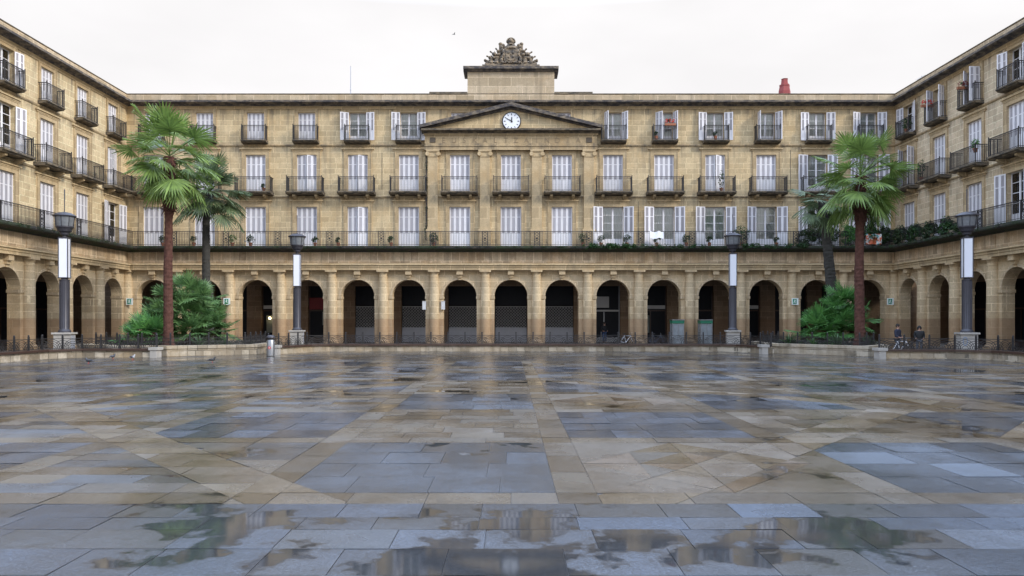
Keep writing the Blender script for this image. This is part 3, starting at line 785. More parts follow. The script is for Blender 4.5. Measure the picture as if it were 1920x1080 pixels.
# carved trophy with shield over the attic
def carving():
    b = MB(); z0 = 21.86
    b.box(-2.25, 2.25, -.05, .75, z0, z0+.14); b.box(-2.05, 2.05, 0, .7, z0+.14, z0+.26)
    i0 = len(b.v)
    # central shield with scrolled frame
    sh = [(-.52, .42), (-.3, .3), (0, .22), (.3, .3), (.52, .42), (.56, 1.35), (.4, 1.48), (0, 1.42), (-.4, 1.48), (-.56, 1.35)]
    b.prism([(x, z+z0) for x, z in sh], -.06, .5)
    inner = [(-.36, .52), (0, .38), (.36, .52), (.40, 1.28), (0, 1.22), (-.40, 1.28)]
    b.prism([(x, z+z0) for x, z in inner], -.12, -.06)
    for (x, z, r) in ((-.18, 1.05, .11), (.18, 1.05, .11), (-.18, .72, .10), (.18, .72, .10), (0, .9, .07)): b.ball((x, -.12, z0+z), r, .07, r*1.2, 8, 5)
    for s in (-1, 1):
        for k in range(7):
            z = z0+.3+k*.2; x = s*(.66+.07*math.sin(k*1.4)); b.ball((x, .0, z), .13, .14, .16, 8, 5)
        b.bar((s*.82, .15, z0+.25), (s*.84, .15, z0+1.75), .10, 8, .12); b.ball((s*.82, .15, z0+1.80), .17, .17, .13, 8, 5)
        b.ball((s*.62, .05, z0+1.66), .16, .16, .13, 8, 5)
        b.bar((s*.35, .1, z0+1.45), (s*.72, .1, z0+1.62), .12, 6, .15)
        # fanned banners, cannons and drums of the trophy
        for k, (ang, ln, wd) in enumerate(((38, 1.62, .26), (53, 1.78, .24), (66, 1.85, .22), (78, 1.9, .2))):
            i1 = len(b.v); y0 = .12+.09*k
            b.prism([(-.08, .35), (.08, .35), (wd*.6, ln*.72), (wd*.95, ln*.88), (wd*.25, ln*.86), (.03, ln), (-.05, ln*.9), (-wd*.5, ln*.8), (-wd*.45, ln*.68)], y0, y0+.14)
            b.ball((.02, y0+.07, ln), .075, .075, .10, 6, 4)
            b.bar((0, y0+.07, .3), (.02, y0+.07, ln+.03), .05, 6)
            b.xf(Matrix.Translation((s*.18, 0, z0+.15)) @ Matrix.Rotation(R(s*ang), 4, 'Y'), i1)
        for (x, z, r, h) in ((1.12, .26, .19, .52), (1.55, .26, .16, .42), (1.9, .22, .12, .3)):
            b.lathe([(r, 0), (r*1.12, .05), (r*.92, .1), (r*.92, h-.1), (r*1.1, h-.05), (r, h)], 12, (s*x, .12, z0+z))
        for (x, z, r) in ((.95, .95, .17), (1.3, .98, .2), (1.65, .72, .15), (1.32, .7, .14), (2.02, .5, .12), (1.0, 1.22, .14)):
            b.ball((s*x, .1, z0+z), r, .2, r*.85, 8, 5)
    # crest: plumed head with crown
    b.lathe([(.50, 0), (.46, .12), (.34, .3), (.27, .36), (.30, .44), (.31, .58), (.22, .76), (.08, .86)], 14, (0, .15, z0+1.42), .7)
    b.ball((0, -.1, z0+1.98), .15, .12, .17); b.bar((-.12, -.14, z0+1.72), (.12, -.14, z0+1.72), .09, 6)
    for k in range(9):
        a = math.pi*k/8; b.ball((.3*math.cos(a), .08, z0+1.95+.27*math.sin(a)), .085, .14, .085, 6, 4)
    for k in range(11): b.ball((-.75+.15*k, -.04, z0+.3+.04*math.cos(k*2.1)), .09, .12, .09, 6, 4)
    return b
o = carving().build('carved_coat_of_arms', CARVE, main, fix=True, auto=50)
# downpipe with weeds, chimney, mast
b = MB(); b.bar((-6.62, -.12, 8.2), (-6.62, -.12, 15.0), .05, 8)
for k in range(12): b.box(-6.70, -6.54, -.18, 0, 8.3+k*.6, 8.36+k*.6)
dp = b.build('downpipe', SOOT, main)
b = MB(); b.lathe([(.52, 0), (.5, 1.9), (.42, 2.3), (.44, 2.32), (.44, 2.45), (.3, 2.5), (.26, 2.9), (.3, 2.95)], 6, (22.9, 4, 19.2)); b.build('chimney', simple('red_painted_chimney', (.27, .05, .045), .7), main)
b = MB(); b.bar((-13.2, 3, 19.2), (-13.2, 3, 22.9), .045, 5, .03); b.ball((-13.2, 3, 20.55), .14, .14, .12); b.ball((-13.2, 3, 20.95), .06); b.build('antenna_mast', GREYP, main)
# small cable runs and wall lamps on the facade
b = MB()
for (x, z0_, z1_) in ((-10.1, 12.2, 15.1), (10.0, 8, 11.3), (21.9, 12.2, 15.3)):
    b.box(x-.012, x+.012, -.02, .0, z0_, z1_)
b.build('facade_cable', IRON, main)

# ------------------------------------------------------------------ side wings
left = empty('arcaded_wing', (-FX, FY, -.004), R(90), 'sandstone arcaded wing on the left of the square, brighter and seen at an angle', 'building', 'side wings of the square')
lcs = [-(2.1+4*k) for k in range(7)][::-1]; lcols = [-(.1+4*k) for k in range(8)][::-1]
facade(left, lcs, lcols[:-1], -28.2, .05, STONE_L, ['c c c d c c c'.split(), 'c c c o c c c'.split(), 'c c c c c c d'.split()])
long_railing(left, -28.2, -.92, lcols)
for c in lcs: shopfront(left, c, 'dark')
MB().box(-28.2, -.3, .36, 12, 19.1, 19.24).build('roof', SLATE, left); MB().box(-28.2, -28.0, 1.4, 12, 0, 19.1).build('end_wall', STONE_L, left)
right = empty('arcaded_wing', (FX, FY, -.004), R(-90), 'sandstone arcaded wing on the right of the square with plants trailing from its long balcony', 'building', 'side wings of the square')
rcs = [2.1+4*k for k in range(7)]; rcols = [.1+4*k for k in range(8)]
facade(right, rcs, rcols[1:], -.05, 28.2, STONE_R, ['d h h k c o c'.split(), 'h c c c c o c'.split(), 'c c c d c c c'.split()])
long_railing(right, .92, 28.2, rcols)
for i, c in enumerate(rcs): shopfront(right, c, 'red' if i == 3 else 'dark')
MB().box(.3, 28.2, .36, 12, 19.1, 19.24).build('roof', SLATE, right); MB().box(28.0, 28.2, 1.4, 12, 0, 19.1).build('end_wall', STONE_R, right)
b = MB(); b.bar((1.6, 1.2, 19.2), (1.6, 1.2, 20.6), .02, 5)
for k in range(6): b.bar((1.1+k*.2, 1.0, 20.45-.0*k), (1.1+k*.2, 1.5, 20.5), .01, 4)
b.bar((1.0, 1.2, 20.48), (2.2, 1.2, 20.48), .012, 4); b.build('television_aerial', GREYP, right)

# louvres belong to their shutter: give each shutter one joined mesh (frame + slats, two material slots)
def joined(a, c):
    me = bpy.data.meshes.new('shutter'); va = [v.co[:] for v in a.vertices]; vb = [v.co[:] for v in c.vertices]; n = len(va)
    fa = [tuple(p.vertices) for p in a.polygons]; fb = [tuple(i+n for i in p.vertices) for p in c.polygons]
    me.from_pydata(va+vb, [], fa+fb); me.materials.append(WHITE); me.materials.append(LOUV)
    me.polygons.foreach_set('material_index', [0]*len(fa)+[1]*len(fb)); me.update(); return me
JM = {M_leaf[i].name: joined(M_leaf[i], M_lou[i]) for i in range(3)}
for o in list(bpy.data.objects):
    if o.type == 'MESH' and o.data.name in JM and o.name.startswith('shutter'):
        for ch in list(o.children): bpy.data.objects.remove(ch)
        o.data = JM[o.data.name]

# close the galleries at their outer sides so no daylight leaks in behind the shops
for r_, xa, xb in ((left, -28.2, 5.5), (right, -5.5, 28.2)): MB().box(xa, xb, 6.45, 6.7, 0, 5.95).build('gallery_wall', BACKST, r_)

# ------------------------------------------------------------------ low walls with bench planks
def offset(pl, d):
    out = []
    for i, p in enumerate(pl):
        ns_ = []
        for a, b in ((i-1, i), (i, i+1)):
            if a < 0 or b >= len(pl): continue
            dx, dy = pl[b][0]-pl[a][0], pl[b][1]-pl[a][1]; l = math.hypot(dx, dy); ns_.append((-dy/l, dx/l))
        nx = sum(n[0] for n in ns_)/len(ns_); ny = sum(n[1] for n in ns_)/len(ns_); k = nx*nx+ny*ny
        out.append((p[0]+nx*d/k, p[1]+ny*d/k))
    return out
def ribbon(b, pl, d0, d1, z0, z1):
    A = offset(pl, d0); B = offset(pl, d1)
    for i in range(len(pl)-1):
        n = len(b.v)
        P = (A[i], A[i+1], B[i+1], B[i])
        b.v += [(p[0], p[1], z0) for p in P]+[(p[0], p[1], z1) for p in P]
        b.f += [(n, n+3, n+2, n+1), (n+4, n+5, n+6, n+7), (n, n+1, n+5, n+4), (n+2, n+3, n+7, n+6)]
        if i == 0: b.f.append((n+3, n, n+4, n+7))
        if i == len(pl)-2: b.f.append((n+1, n+2, n+6, n+5))
LW = ashlar('pale_low_wall_stone', (.44, .385, .30), (.21, .165, .11), brick=(.62, .30), seed=13, streak=1.0, blotch=1.6, mortar=.25)
PLB = simple('pale_block_stone', (.36, .335, .30), .7, var=.35, sc=2.2, bump=.1)
def rod(a, r): return a
def fence(pl, lab, inset=.42, z=.46, grp='iron fences round the square', dense=False):
    pts = offset(pl, inset); L_ = []
    root = empty('iron_fence', (pts[0][0], pts[0][1], 0), 0, lab, 'fence', grp)
    for i in range(len(pts)-1):
        a = Vector((*pts[i], 0)); c = Vector((*pts[i+1], 0)); ln = (c-a).length; n = max(1, round(ln/1.06)); ang = math.atan2(c.y-a.y, c.x-a.x)
        for k in range(n):
            p = a+(c-a)*k/n-root.location; w = ln/n
            s_ = w/1.06
            inst(M_post, 'post', root, (p.x, p.y, z)); inst(M_fdense if dense else M_fpanel, 'panel', root, (p.x, p.y, z), (0, 0, ang), (s_, 1, 1))
    p = Vector((*pts[-1], 0))-root.location; inst(M_post, 'post', root, (p.x, p.y, z))
    return root
b = MB(); b.box(-.036, .036, -.036, .036, 0, .68); b.ball((0, 0, .72), .05, k=6, h=4); b.box(-.04, .04, -.04, .04, .0, .05); M_post = b.mesh('post', IRON)
def fpanel():
    b = MB(); w = 1.06
    for z in (.05, .55): b.bar((.02, 0, z), (w-.02, 0, z), .02, 4)
    def arc(cx, r, a0, a1, n=9, t=.017):
        for i in range(n):
            p = R(a0+(a1-a0)*i/n); q = R(a0+(a1-a0)*(i+1)/n)
            b.bar((cx+r*math.cos(p), 0, .05+r*math.sin(p)), (cx+r*math.cos(q), 0, .05+r*math.sin(q)), t, 3)
    for r in (.46, .36, .26, .16): arc(w/2, r, 0, 180)
    for r in (.40, .28, .16): arc(.03, r, 38 if r > .3 else 0, 90, 5); arc(w-.03, r, 90, 142 if r > .3 else 180, 5)
    for k in range(9):
        x = .1+k*(w-.2)/8; b.bar((x, 0, -.02), (x, 0, .06), .012, 4)
    return b.mesh('panel', IRON)
M_fpanel = fpanel()
def fdense():
    b = MB(); w = 1.06
    for z in (.04, .46): b.bar((.02, 0, z), (w-.02, 0, z), .018, 4)
    for k in range(13):
        x = .05+k*(w-.1)/12; b.bar((x, 0, 0), (x, 0, .62 if k % 2 else .54), .014, 4, .008)
        if k % 2 == 0:
            for j in range(6): b.bar((x+.06*math.cos(j*1.05), 0, .25+.06*math.sin(j*1.05)), (x+.06*math.cos(j*1.05+1.05), 0, .25+.06*math.sin(j*1.05+1.05)), .011, 3)
    return b.mesh('panel', IRON)
M_fdense = fdense()
PL_left = [(-22.8, 14), (-22.9, 37.2), (-22.0, 38.5), (-18.45, 38.75)]
PL_mid = [(-13.25, 42.1), (-12.1, 45.6), (-11.2, 46.35), (12.9, 46.35), (13.7, 45.7), (14.55, 43.0)]
PL_right = [(18.7, 37.8), (22.1, 37.3), (23.2, 36.2), (23.4, 14)]
for pl, lab in ((PL_left, 'low stone wall with dark bench plank at the left side of the square'), (PL_mid, 'long low stone wall with dark bench plank in front of the central arches'), (PL_right, 'low stone wall with dark bench plank at the right side of the square')):
    rt = empty('low_wall', (pl[0][0], pl[0][1], 0), 0, lab, 'wall'); q = [(x-pl[0][0], y-pl[0][1]) for x, y in pl]
    b = MB(); ribbon(b, q, .06, .62, -.02, .38); b.build('stone_wall', LW, rt)
    b = MB(); ribbon(b, q, .0, .58, -.02, .07); b.build('plinth', LW, rt)
    b = MB(); ribbon(b, q, -.03, .40, .385, .475); b.build('bench_plank', BROWN, rt)
    for (x, y) in ((q[0], q[-1]) if pl is PL_mid else ((q[-1],) if pl is PL_left else (q[0],))):
        b = MB(); b.box(-.17, .17, -.06, .5, 0, .40); b.box(-.24, .24, -.10, .56, .40, .54); b.build('end_block', PLB, rt, (x, y, 0))
fence(PL_left, 'black iron fence with arc pattern behind the left bench wall')
fence(PL_mid, 'black iron fence with arc pattern behind the long central bench wall')
fence(PL_right, 'black iron fence with arc pattern behind the right bench wall')

# ------------------------------------------------------------------ raised planters
def planter(poly, lab):
    rt = empty('planter', (poly[0][0], poly[0][1], 0), 0, lab, 'planter'); q = [(x-poly[0][0], y-poly[0][1]) for x, y in poly]
    cx = sum(p[0] for p in q)/len(q); cy = sum(p[1] for p in q)/len(q)
    def shr(d): return [(x+(cx-x)/math.hypot(cx-x, cy-y)*d, y+(cy-y)/math.hypot(cx-x, cy-y)*d) for x, y in q]
    b = MB()
    for (o, i_, z0, z1) in ((0, .5, -.02, .42), (-.06, .55, .42, .58)):
        A, B_ = shr(o), shr(i_)
        for k in range(len(q)):
            j = (k+1) % len(q); n = len(b.v); P = (A[k], A[j], B_[j], B_[k])
            b.v += [(p[0], p[1], z0) for p in P]+[(p[0], p[1], z1) for p in P]
            b.f += [(n, n+3, n+2, n+1), (n+4, n+5, n+6, n+7), (n, n+1, n+5, n+4), (n+2, n+3, n+7, n+6)]
    b.build('stone_edge', LW, rt, fix=True)
    b = MB(); b.extz(shr(.45), .1, .5); b.build('soil', SOIL, rt, fix=True)
    return rt
PLT_L = [(-18.3, 39.9), (-14.4, 42.5), (-14.6, 47.5), (-18.5, 51.2), (-24.5, 51.2), (-24.8, 43), (-21.5, 40.6)]
PLT_R = [(15.45, 44.2), (18.9, 39.7), (20.9, 41.6), (22.4, 50.5), (18.5, 51.5), (15.6, 49)]
planter(PLT_L, 'raised stone planter with palms in the left corner of the square')
planter(PLT_R, 'raised stone planter with palms in the right corner of the square')
def inner(poly, d):
    cx = sum(p[0] for p in poly)/len(poly); cy = sum(p[1] for p in poly)/len(poly)
    return [(x+(cx-x)/math.hypot(cx-x, cy-y)*d, y+(cy-y)/math.hypot(cx-x, cy-y)*d) for x, y in poly]
il = inner(PLT_L, .9); ir = inner(PLT_R, .9)
fence([il[5], il[6], il[0], il[1], il[2]], 'black iron fence round the palms of the left planter', 0, .5, dense=True)
fence([ir[5], ir[0], ir[1], ir[2]], 'black iron fence round the palms of the right planter', 0, .5, dense=True)

# ------------------------------------------------------------------ palms
def fan(b, base, d, pet, Rr, seg=24, droop=.5, span=105, pw=.02, rn=rnd):
    """one fan leaf: petiole from base along d, blade of pleated fingers that hang at the tips"""
    d = Vector(d).normalized(); up = Vector((0, 0, 1)); s = d.cross(up)
    if s.length < .1: s = Vector((1, 0, 0))
    s.normalize(); n = s.cross(d).normalized()
    roll = rn.uniform(-.5, .5); s, n = s*math.cos(roll)+n*math.sin(roll), n*math.cos(roll)-s*math.sin(roll)
    base = Vector(base); k = 4; prev = base
    for i in range(1, k+1):
        t = i/k; p = base+d*pet*t-Vector((0, 0, 1))*droop*.25*pet*t*t; b.bar(prev, p, pw, 3); prev = p
    d2 = (d-Vector((0, 0, 1))*droop*.45).normalized(); c = prev; n2 = s.cross(d2).normalized()
    for i in range(seg):
        a = R(-span+2*span*(i+.5)/seg); dir_ = d2*math.cos(a)+s*math.sin(a)-n2*.10*abs(math.sin(a))
        ln = Rr*(.66+.34*math.cos(a*.75))*rn.uniform(.86, 1.08); wv = s*math.cos(a)-d2*math.sin(a)
        w1 = ln*.55*math.tan(R(span/seg))*1.05; lift = .03*Rr*(1 if i % 2 else -1)
        pts = []
        for t, w in ((.03, .008), (.3, w1*.55), (.58, w1), (.8, w1*.55), (1.0, .004)):
            q = c+dir_*ln*t-Vector((0, 0, 1))*(droop*ln*.55*max(0, t-.35)**1.6*1.6+rn.uniform(0, .03)*t)
            pts.append((q-wv*w, q+wv*w+n2*lift*t))
        nn = len(b.v)
        for l, r in pts: b.v += [tuple(l), tuple(r)]
        for j in range(len(pts)-1): b.f.append((nn+2*j, nn+2*j+1, nn+2*j+3, nn+2*j+2))
def trunk(b, pts, radii, k=14, rough=.022):
    n0 = len(b.v); ptsv = [Vector(p) for p in pts]; rings = []
    tot = []
    for i in range(len(ptsv)-1):
        seg = max(2, int((ptsv[i+1]-ptsv[i]).length/.11))
        for j in range(seg): t = j/seg; tot.append((ptsv[i].lerp(ptsv[i+1], t), radii[i]*(1-t)+radii[i+1]*t))
    tot.append((ptsv[-1], radii[-1]))
    for m, (p, r) in enumerate(tot):
        for i in range(k):
            a = 2*math.pi*i/k; rr = r*(1+rough*(.8 if m % 2 else -.8)+rnd.uniform(-rough, rough)*3); b.v.append((p.x+rr*math.cos(a), p.y+rr*math.sin(a), p.z))
    for m in range(len(tot)-1):
        for i in range(k):
            j = (i+1) % k; b.f.append((n0+m*k+i, n0+m*k+j, n0+(m+1)*k+j, n0+(m+1)*k+i))
def palm(name, loc, pts, radii, n, lab, pet=1.15, Rr=1.15, tm=TRUNK_R, lm=PALM, skirt=.9, seed=1, lo=-48, hi=82, cat='palm tree', spread=1):
    global rnd
    rr = random.Random(seed)
    rt = empty(name, loc, 0, lab, cat, 'tall palms in the planters'); b = MB(); trunk(b, pts, radii); b.build('trunk', tm, rt)
    top = Vector(pts[-1]); b = MB()
    for i in range(n):
        t = (i+.5)/n; el = R(hi+(lo-hi)*(t**.8)+rr.uniform(-10, 10)); az = i*2.39996+rr.uniform(-.25, .25)
        d = (math.cos(el)*math.cos(az)*spread, math.cos(el)*math.sin(az)*spread, math.sin(el))
        fan(b, top+Vector((0, 0, .25-.5*t)), d, pet*rr.uniform(.5, 1.12), Rr*rr.uniform(.82, 1.15), 26, .12+.46*t, 112, .024, rr)
    b.build('crown', lm, rt)
    if skirt:
        b = MB(); r0 = radii[-1]; b.lathe([(r0*1.35, -skirt*1.6), (r0*1.2, -.6), (r0*1.1, .05)], 12, (top.x, top.y, top.z))
        for i in range(230):
            a = rr.uniform(0, 6.283); z = top.z-rr.uniform(-.1, skirt*1.6); o = r0*1.1; p = Vector((top.x+o*math.cos(a), top.y+o*math.sin(a), z))
            q = p+Vector((math.cos(a)*rr.uniform(.1, .3), math.sin(a)*rr.uniform(.1, .3), rr.uniform(-.42, .18))); b.bar(p, q, .045, 3, .005)
        for i in range(14):
            a = rr.uniform(0, 6.283); el = R(rr.uniform(-82, -60)); fan(b, top-Vector((0, 0, rr.uniform(.2, 1.3))), (math.cos(el)*math.cos(a), math.cos(el)*math.sin(a), math.sin(el)), .35, .6, 9, 1.0, 45, .02, rr)
        b.build('dead_leaf_skirt', DRY if tm is TRUNK_D else TRUNK_R, rt)
    return rt
palm('palm_tree', (-19.4, 42.5, .45), [(0, 0, 0), (0, 0, .6), (-.02, 0, 4), (.02, 0, 7.2), (.08, 0, 8.2), (.06, 0, 10.7)], [.38, .27, .24, .21, .30, .24], 40, 'tall palm with red-brown trunk and broad green fan leaves, front left planter', 1.95, 1.28, seed=4, skirt=1.9, lo=-56, hi=86)
palm('palm_tree', (-20.2, 49.6, .45), [(0, 0, 0), (0, 0, 3.4), (.05, 0, 4.2), (.05, 0, 8), (.35, 0, 10.0)], [.55, .48, .26, .23, .25], 40, 'dark-trunked palm with drooping grey-green crown behind the red-brown palm', 1.7, 1.25, TRUNK_D, PALM2, 0, seed=9, lo=-40)
palm('palm_tree', (20.0, 43.0, .45), [(0, 0, 0), (0, 0, .6), (-.05, 0, 4), (0, 0, 6.9), (.03, 0, 7.6), (.05, 0, 9.7)], [.38, .29, .25, .23, .31, .24], 40, 'palm with straight red-brown trunk and full green crown in the right planter', 1.75, 1.2, seed=12, skirt=1.6, lo=-56, hi=84)
palm('palm_tree', (21.1, 49.0, .45), [(0, 0, 0), (-.1, 0, 3), (-.42, 0, 6.2), (-.80, 0, 9.3)], [.42, .36, .30, .26], 17, 'thin sparse palm with dark leaning trunk in the right planter', 1.1, 1.1, TRUNK_D, PALM2, 0, seed=21, lo=-60, hi=50)
def clump(name, loc, lab, heads, n, Rr, lm, seed, cat='fan palm', dead=6):
    rr = random.Random(seed); rt = empty(name, loc, 0, lab, cat)
    b = MB()
    for (hx, hy, hz) in heads: trunk(b, [(hx*.4, hy*.4, 0), (hx*.8, hy*.8, hz*.6), (hx, hy, hz)], [.18, .15, .14], 8)
    b.build('trunk', TRUNK_R, rt); b = MB()
    for hi_, (hx, hy, hz) in enumerate(heads):
        for i in range(n):
            t = (i+.5)/n; el = R(80-100*t+rr.uniform(-12, 12)); az = i*2.39996+hi_+rr.uniform(-.3, .3)
            fan(b, (hx, hy, hz), (math.cos(el)*math.cos(az), math.cos(el)*math.sin(az), math.sin(el)), rr.uniform(.45, 1.0), Rr*rr.uniform(.75, 1.15), 18, .04+.16*t, 95, .012, rr)
    b.build('crown', lm, rt); return rt
clump('fan_palm_clump', (-19.75, 45.2, .45), 'wide blue-green clump of fan palms growing round the left palm trunks', [(.1, 0, 2.95), (-.9, .2, 2.3), (.95, .1, 2.6), (.3, -.5, 1.8), (-1.3, -.3, 1.4), (1.5, -.2, 1.5), (-.6, -.8, .9), (1.0, -.9, .8), (1.8, .2, .7)], 22, .80, BUSH, 5)
clump('low_fan_palm', (-21.1, 42.9, .45), 'bright green low fan palm left of the red-brown trunk', [(0, 0, .5), (.6, .3, .8), (-.4, .5, .3)], 18, .7, BUSH2, 6)
clump('fan_palm_clump', (19.75, 45.4, .45), 'bright green clump of fan palms below the right palm', [(0, 0, 1.7), (-.9, .1, 1.2), (.5, .2, 2.5), (-.3, -.7, .9), (.9, -.3, 1.2), (-1.4, -.3, .6)], 22, .8, BUSH2, 8)

def spiky(loc, lab, h=.7, n=40, seed=1, m=SPIKE, cat='plant', grp='spiky plants in the planters'):
    rr = random.Random(seed); b = MB()
    for i in range(n):
        el = R(rr.uniform(25, 85)); a = rr.uniform(0, 6.283); d = Vector((math.cos(el)*math.cos(a), math.cos(el)*math.sin(a), math.sin(el))); s = d.cross(Vector((0, 0, 1))).normalized()*.035; ln = h*rr.uniform(.7, 1.2); p = Vector((0, 0, 0)); nn = len(b.v)
        for t, w in ((0, .6), (.4, 1), (.75, .6), (1, .05)):
            q = d*ln*t-Vector((0, 0, .25*ln*t*t)); b.v += [tuple(q-s*w), tuple(q+s*w)]
        for j in range(3): b.f.append((nn+2*j, nn+2*j+1, nn+2*j+3, nn+2*j+2))
    o = b.build('spiky_plant', m, None, loc); tag(o, lab, cat, grp); return o
spiky((15.9+.6, 44.4, .5), 'pointed green rosette plant at the left end of the right planter', .95, 46, 1)
spiky((17.3, 42.9, .5), 'small green spiky plant near the front edge of the right planter', .6, 40, 2)
spiky((18.5, 42.6, .5), 'grey-green spiky plant in front of the right fan palm clump', 1.0, 60, 3)
spiky((20.0, 42.2, .5), 'yellow-green spiky plant at the foot of the right palm trunk', .8, 55, 4)
spiky((-16.5, 43.3, .5), 'low spiky plant at the right end of the left planter', .6, 44, 5)
spiky((-17.6, 42.3, .5), 'green spiky plant right of the red-brown palm trunk', .8, 50, 6)
def leafcloud(b, c, s, n, lf, rr):
    for i in range(n):
        while True:
            p = Vector((rr.uniform(-1, 1), rr.uniform(-1, 1), rr.uniform(-1, 1)))
            if p.length < 1 and p.length > rr.random()*.7: break
        if mnoise.noise(Vector((p.x*s[0]+c[0], p.y*s[1]+c[1], p.z*s[2]+c[2]))*2.3) < -.12: continue
        q = Vector((c[0]+p.x*s[0], c[1]+p.y*s[1], c[2]+p.z*s[2])); a = Vector((rr.gauss(0, 1), rr.gauss(0, 1), rr.gauss(0, .7))).normalized(); e = a.cross(Vector((rr.gauss(0, 1), rr.gauss(0, 1), rr.gauss(0, 1)))).normalized(); l = lf*rr.uniform(.6, 1.3)
        b.quad(q-a*l, q+e*l*.42, q+a*l, q-e*l*.42)
rr = random.Random(3); b = MB()
for k in range(26):
    t = k/25; x = -22.5+7.2*t; leafcloud(b, (x, 42.4+rr.uniform(-.4, 1.6)+(1.1 if t > .5 else 0), .62), (.5, .4, .22), 60, .07, rr)
for k in range(26):
    t = k/25; x = 16.4+4.4*t; leafcloud(b, (x, 44.6-2.0*t+rr.uniform(-.2, 1.6), .62), (.45, .4, .2), 60, .07, rr)
tag(b.build('ground_cover', GREY_L), 'low dull ground cover on the planter soil', 'ground cover', kind='stuff')

# ------------------------------------------------------------------ lamp posts
def lamp():
    rt = empty('lamp_post', (0, 0, 0))
    b = MB(); b.box(-.39, .39, -.39, .39, 0, .86); p = b.build('pedestal', PLB, rt); MB().box(-.47, .47, -.47, .47, .862, .95).build('pedestal_cap', PLB, p)
    MB().box(.39, .396, -.3, .3, .1, .8).build('notice_plate', GREYP, p)
    b = MB(); pr = [(.31, .95), (.31, 1.02), (.25, 1.1), (.225, 1.14), (.225, 3.62), (.245, 3.64), (.245, 3.70), (.16, 3.71), (.16, 3.78)]
    b.lathe(pr, 20)
    for k in range(16):
        a = 2*math.pi*k/16; b.bar((.225*math.cos(a), .225*math.sin(a), 1.16), (.225*math.cos(a), .225*math.sin(a), 3.6), .018, 4)
    b.build('column', LAMPIRON, rt, auto=35)
    b = MB(); b.lathe([(.10, 3.78), (.10, 5.84)], 10)
    for s in (-1, 1):
        for q in (-1, 1): b.box(*sorted((s*.20, s*.235)), *sorted((q*.20, q*.235)), 3.78, 5.84)
    b.box(-.235, .235, -.235, .235, 3.76, 3.80); b.box(-.235, .235, -.235, .235, 5.82, 5.88); b.build('panel_frame', LAMPIRON, rt)
    b = MB(); b.box(-.195, .195, -.215, -.16, 3.81, 5.81); b.box(-.195, .195, .16, .215, 3.81, 5.81); b.box(-.215, -.16, -.155, .155, 3.81, 5.81); b.box(.16, .215, -.155, .155, 3.81, 5.81)
    b.build('light_panel', simple('milky_lamp_panel', (.74, .75, .80), .3, var=.08, sc=1.5), rt)
    b = MB(); b.lathe([(.10, 5.88), (.10, 5.98), (.2, 6.02), (.22, 6.12), (.32, 6.2), (.36, 6.34), (.42, 6.4), (.42, 6.46)], 24); b.build('lantern_base', LAMPIRON, rt, auto=35)
    b = MB(); b.lathe([(.40, 6.46), (.47, 6.96)], 24); b.build('lantern_glass', simple('smoky_lantern_glass', (.16, .17, .18), .12, var=.5, sc=5), rt, auto=35)
    b = MB(); b.lathe([(.54, 6.96), (.56, 7.0), (.50, 7.05), (.30, 7.16), (.08, 7.2), (.02, 7.22), (.03, 8.35), (.01, 8.4)], 24)
    for k in range(8):
        a = 2*math.pi*k/8; b.bar((.415*math.cos(a), .415*math.sin(a), 6.44), (.485*math.cos(a), .485*math.sin(a), 6.98), .016, 4)
    b.build('lantern_cap', LAMPIRON, rt, auto=35)
    return rt
l0 = lamp()
for i, (x, y, rz, lab) in enumerate(((-23.2, 38.5, 12, 'tall lamp post on a pale stone pedestal left of the left palms'), (-13.82, 48, 8, 'lamp post between the litter bin and the central arches'), (14.22, 47.6, -9, 'lamp post at the right end of the central bench wall'), (23.64, 38.4, -14, 'tall lamp post at the right with blue graffiti on its pedestal'))):
    o = l0 if i == 0 else copy_tree(l0); o.location = (x, y+.5, .36); o.rotation_euler.z = R(rz); tag(o, lab, 'lamp post', 'lamp posts round the square')
    if i == 3:
        b = MB()
        for k in range(9):
            a = k*.7; b.bar((-.2+.1*math.cos(a), -.396, .5+.22*math.sin(a)), (-.2+.1*math.cos(a+.7), -.396, .5+.22*math.sin(a+.7)), .012, 4)
        b.build('graffiti', simple('blue_spray_paint', (.10, .22, .42), .6), o)

# ------------------------------------------------------------------ litter bin
rt = empty('litter_bin', (-13.0, 40.6, 0), 0, 'steel cylindrical litter bin with dark lid and red emblem by the passage', 'litter bin')
b = MB(); b.lathe([(.19, 0), (.21, .02), (.21, .86), (.20, .88)], 28); b.build('body', METAL, rt, auto=40)
b = MB(); b.lathe([(.17, .88), (.17, .98)], 20); b.build('opening', IRON, rt)
b = MB(); b.lathe([(.23, .98), (.23, 1.05), (.2, 1.1), (.1, 1.14)], 28); b.build('lid', LAMPIRON, rt, auto=40)
b = MB(); b.lathe([(.075, 0), (.075, .012)], 20); b.xf(Matrix.Translation((0, -.205, .46)) @ Matrix.Rotation(R(90), 4, 'X')); e_ = b.build('emblem', simple('red_emblem', (.6, .03, .03), .5), rt)
b = MB(); b.lathe([(.035, 0), (.035, .016)], 16); b.xf(Matrix.Translation((0, -.206, .46)) @ Matrix.Rotation(R(90), 4, 'X')); b.build('emblem_centre', PALEW, e_)

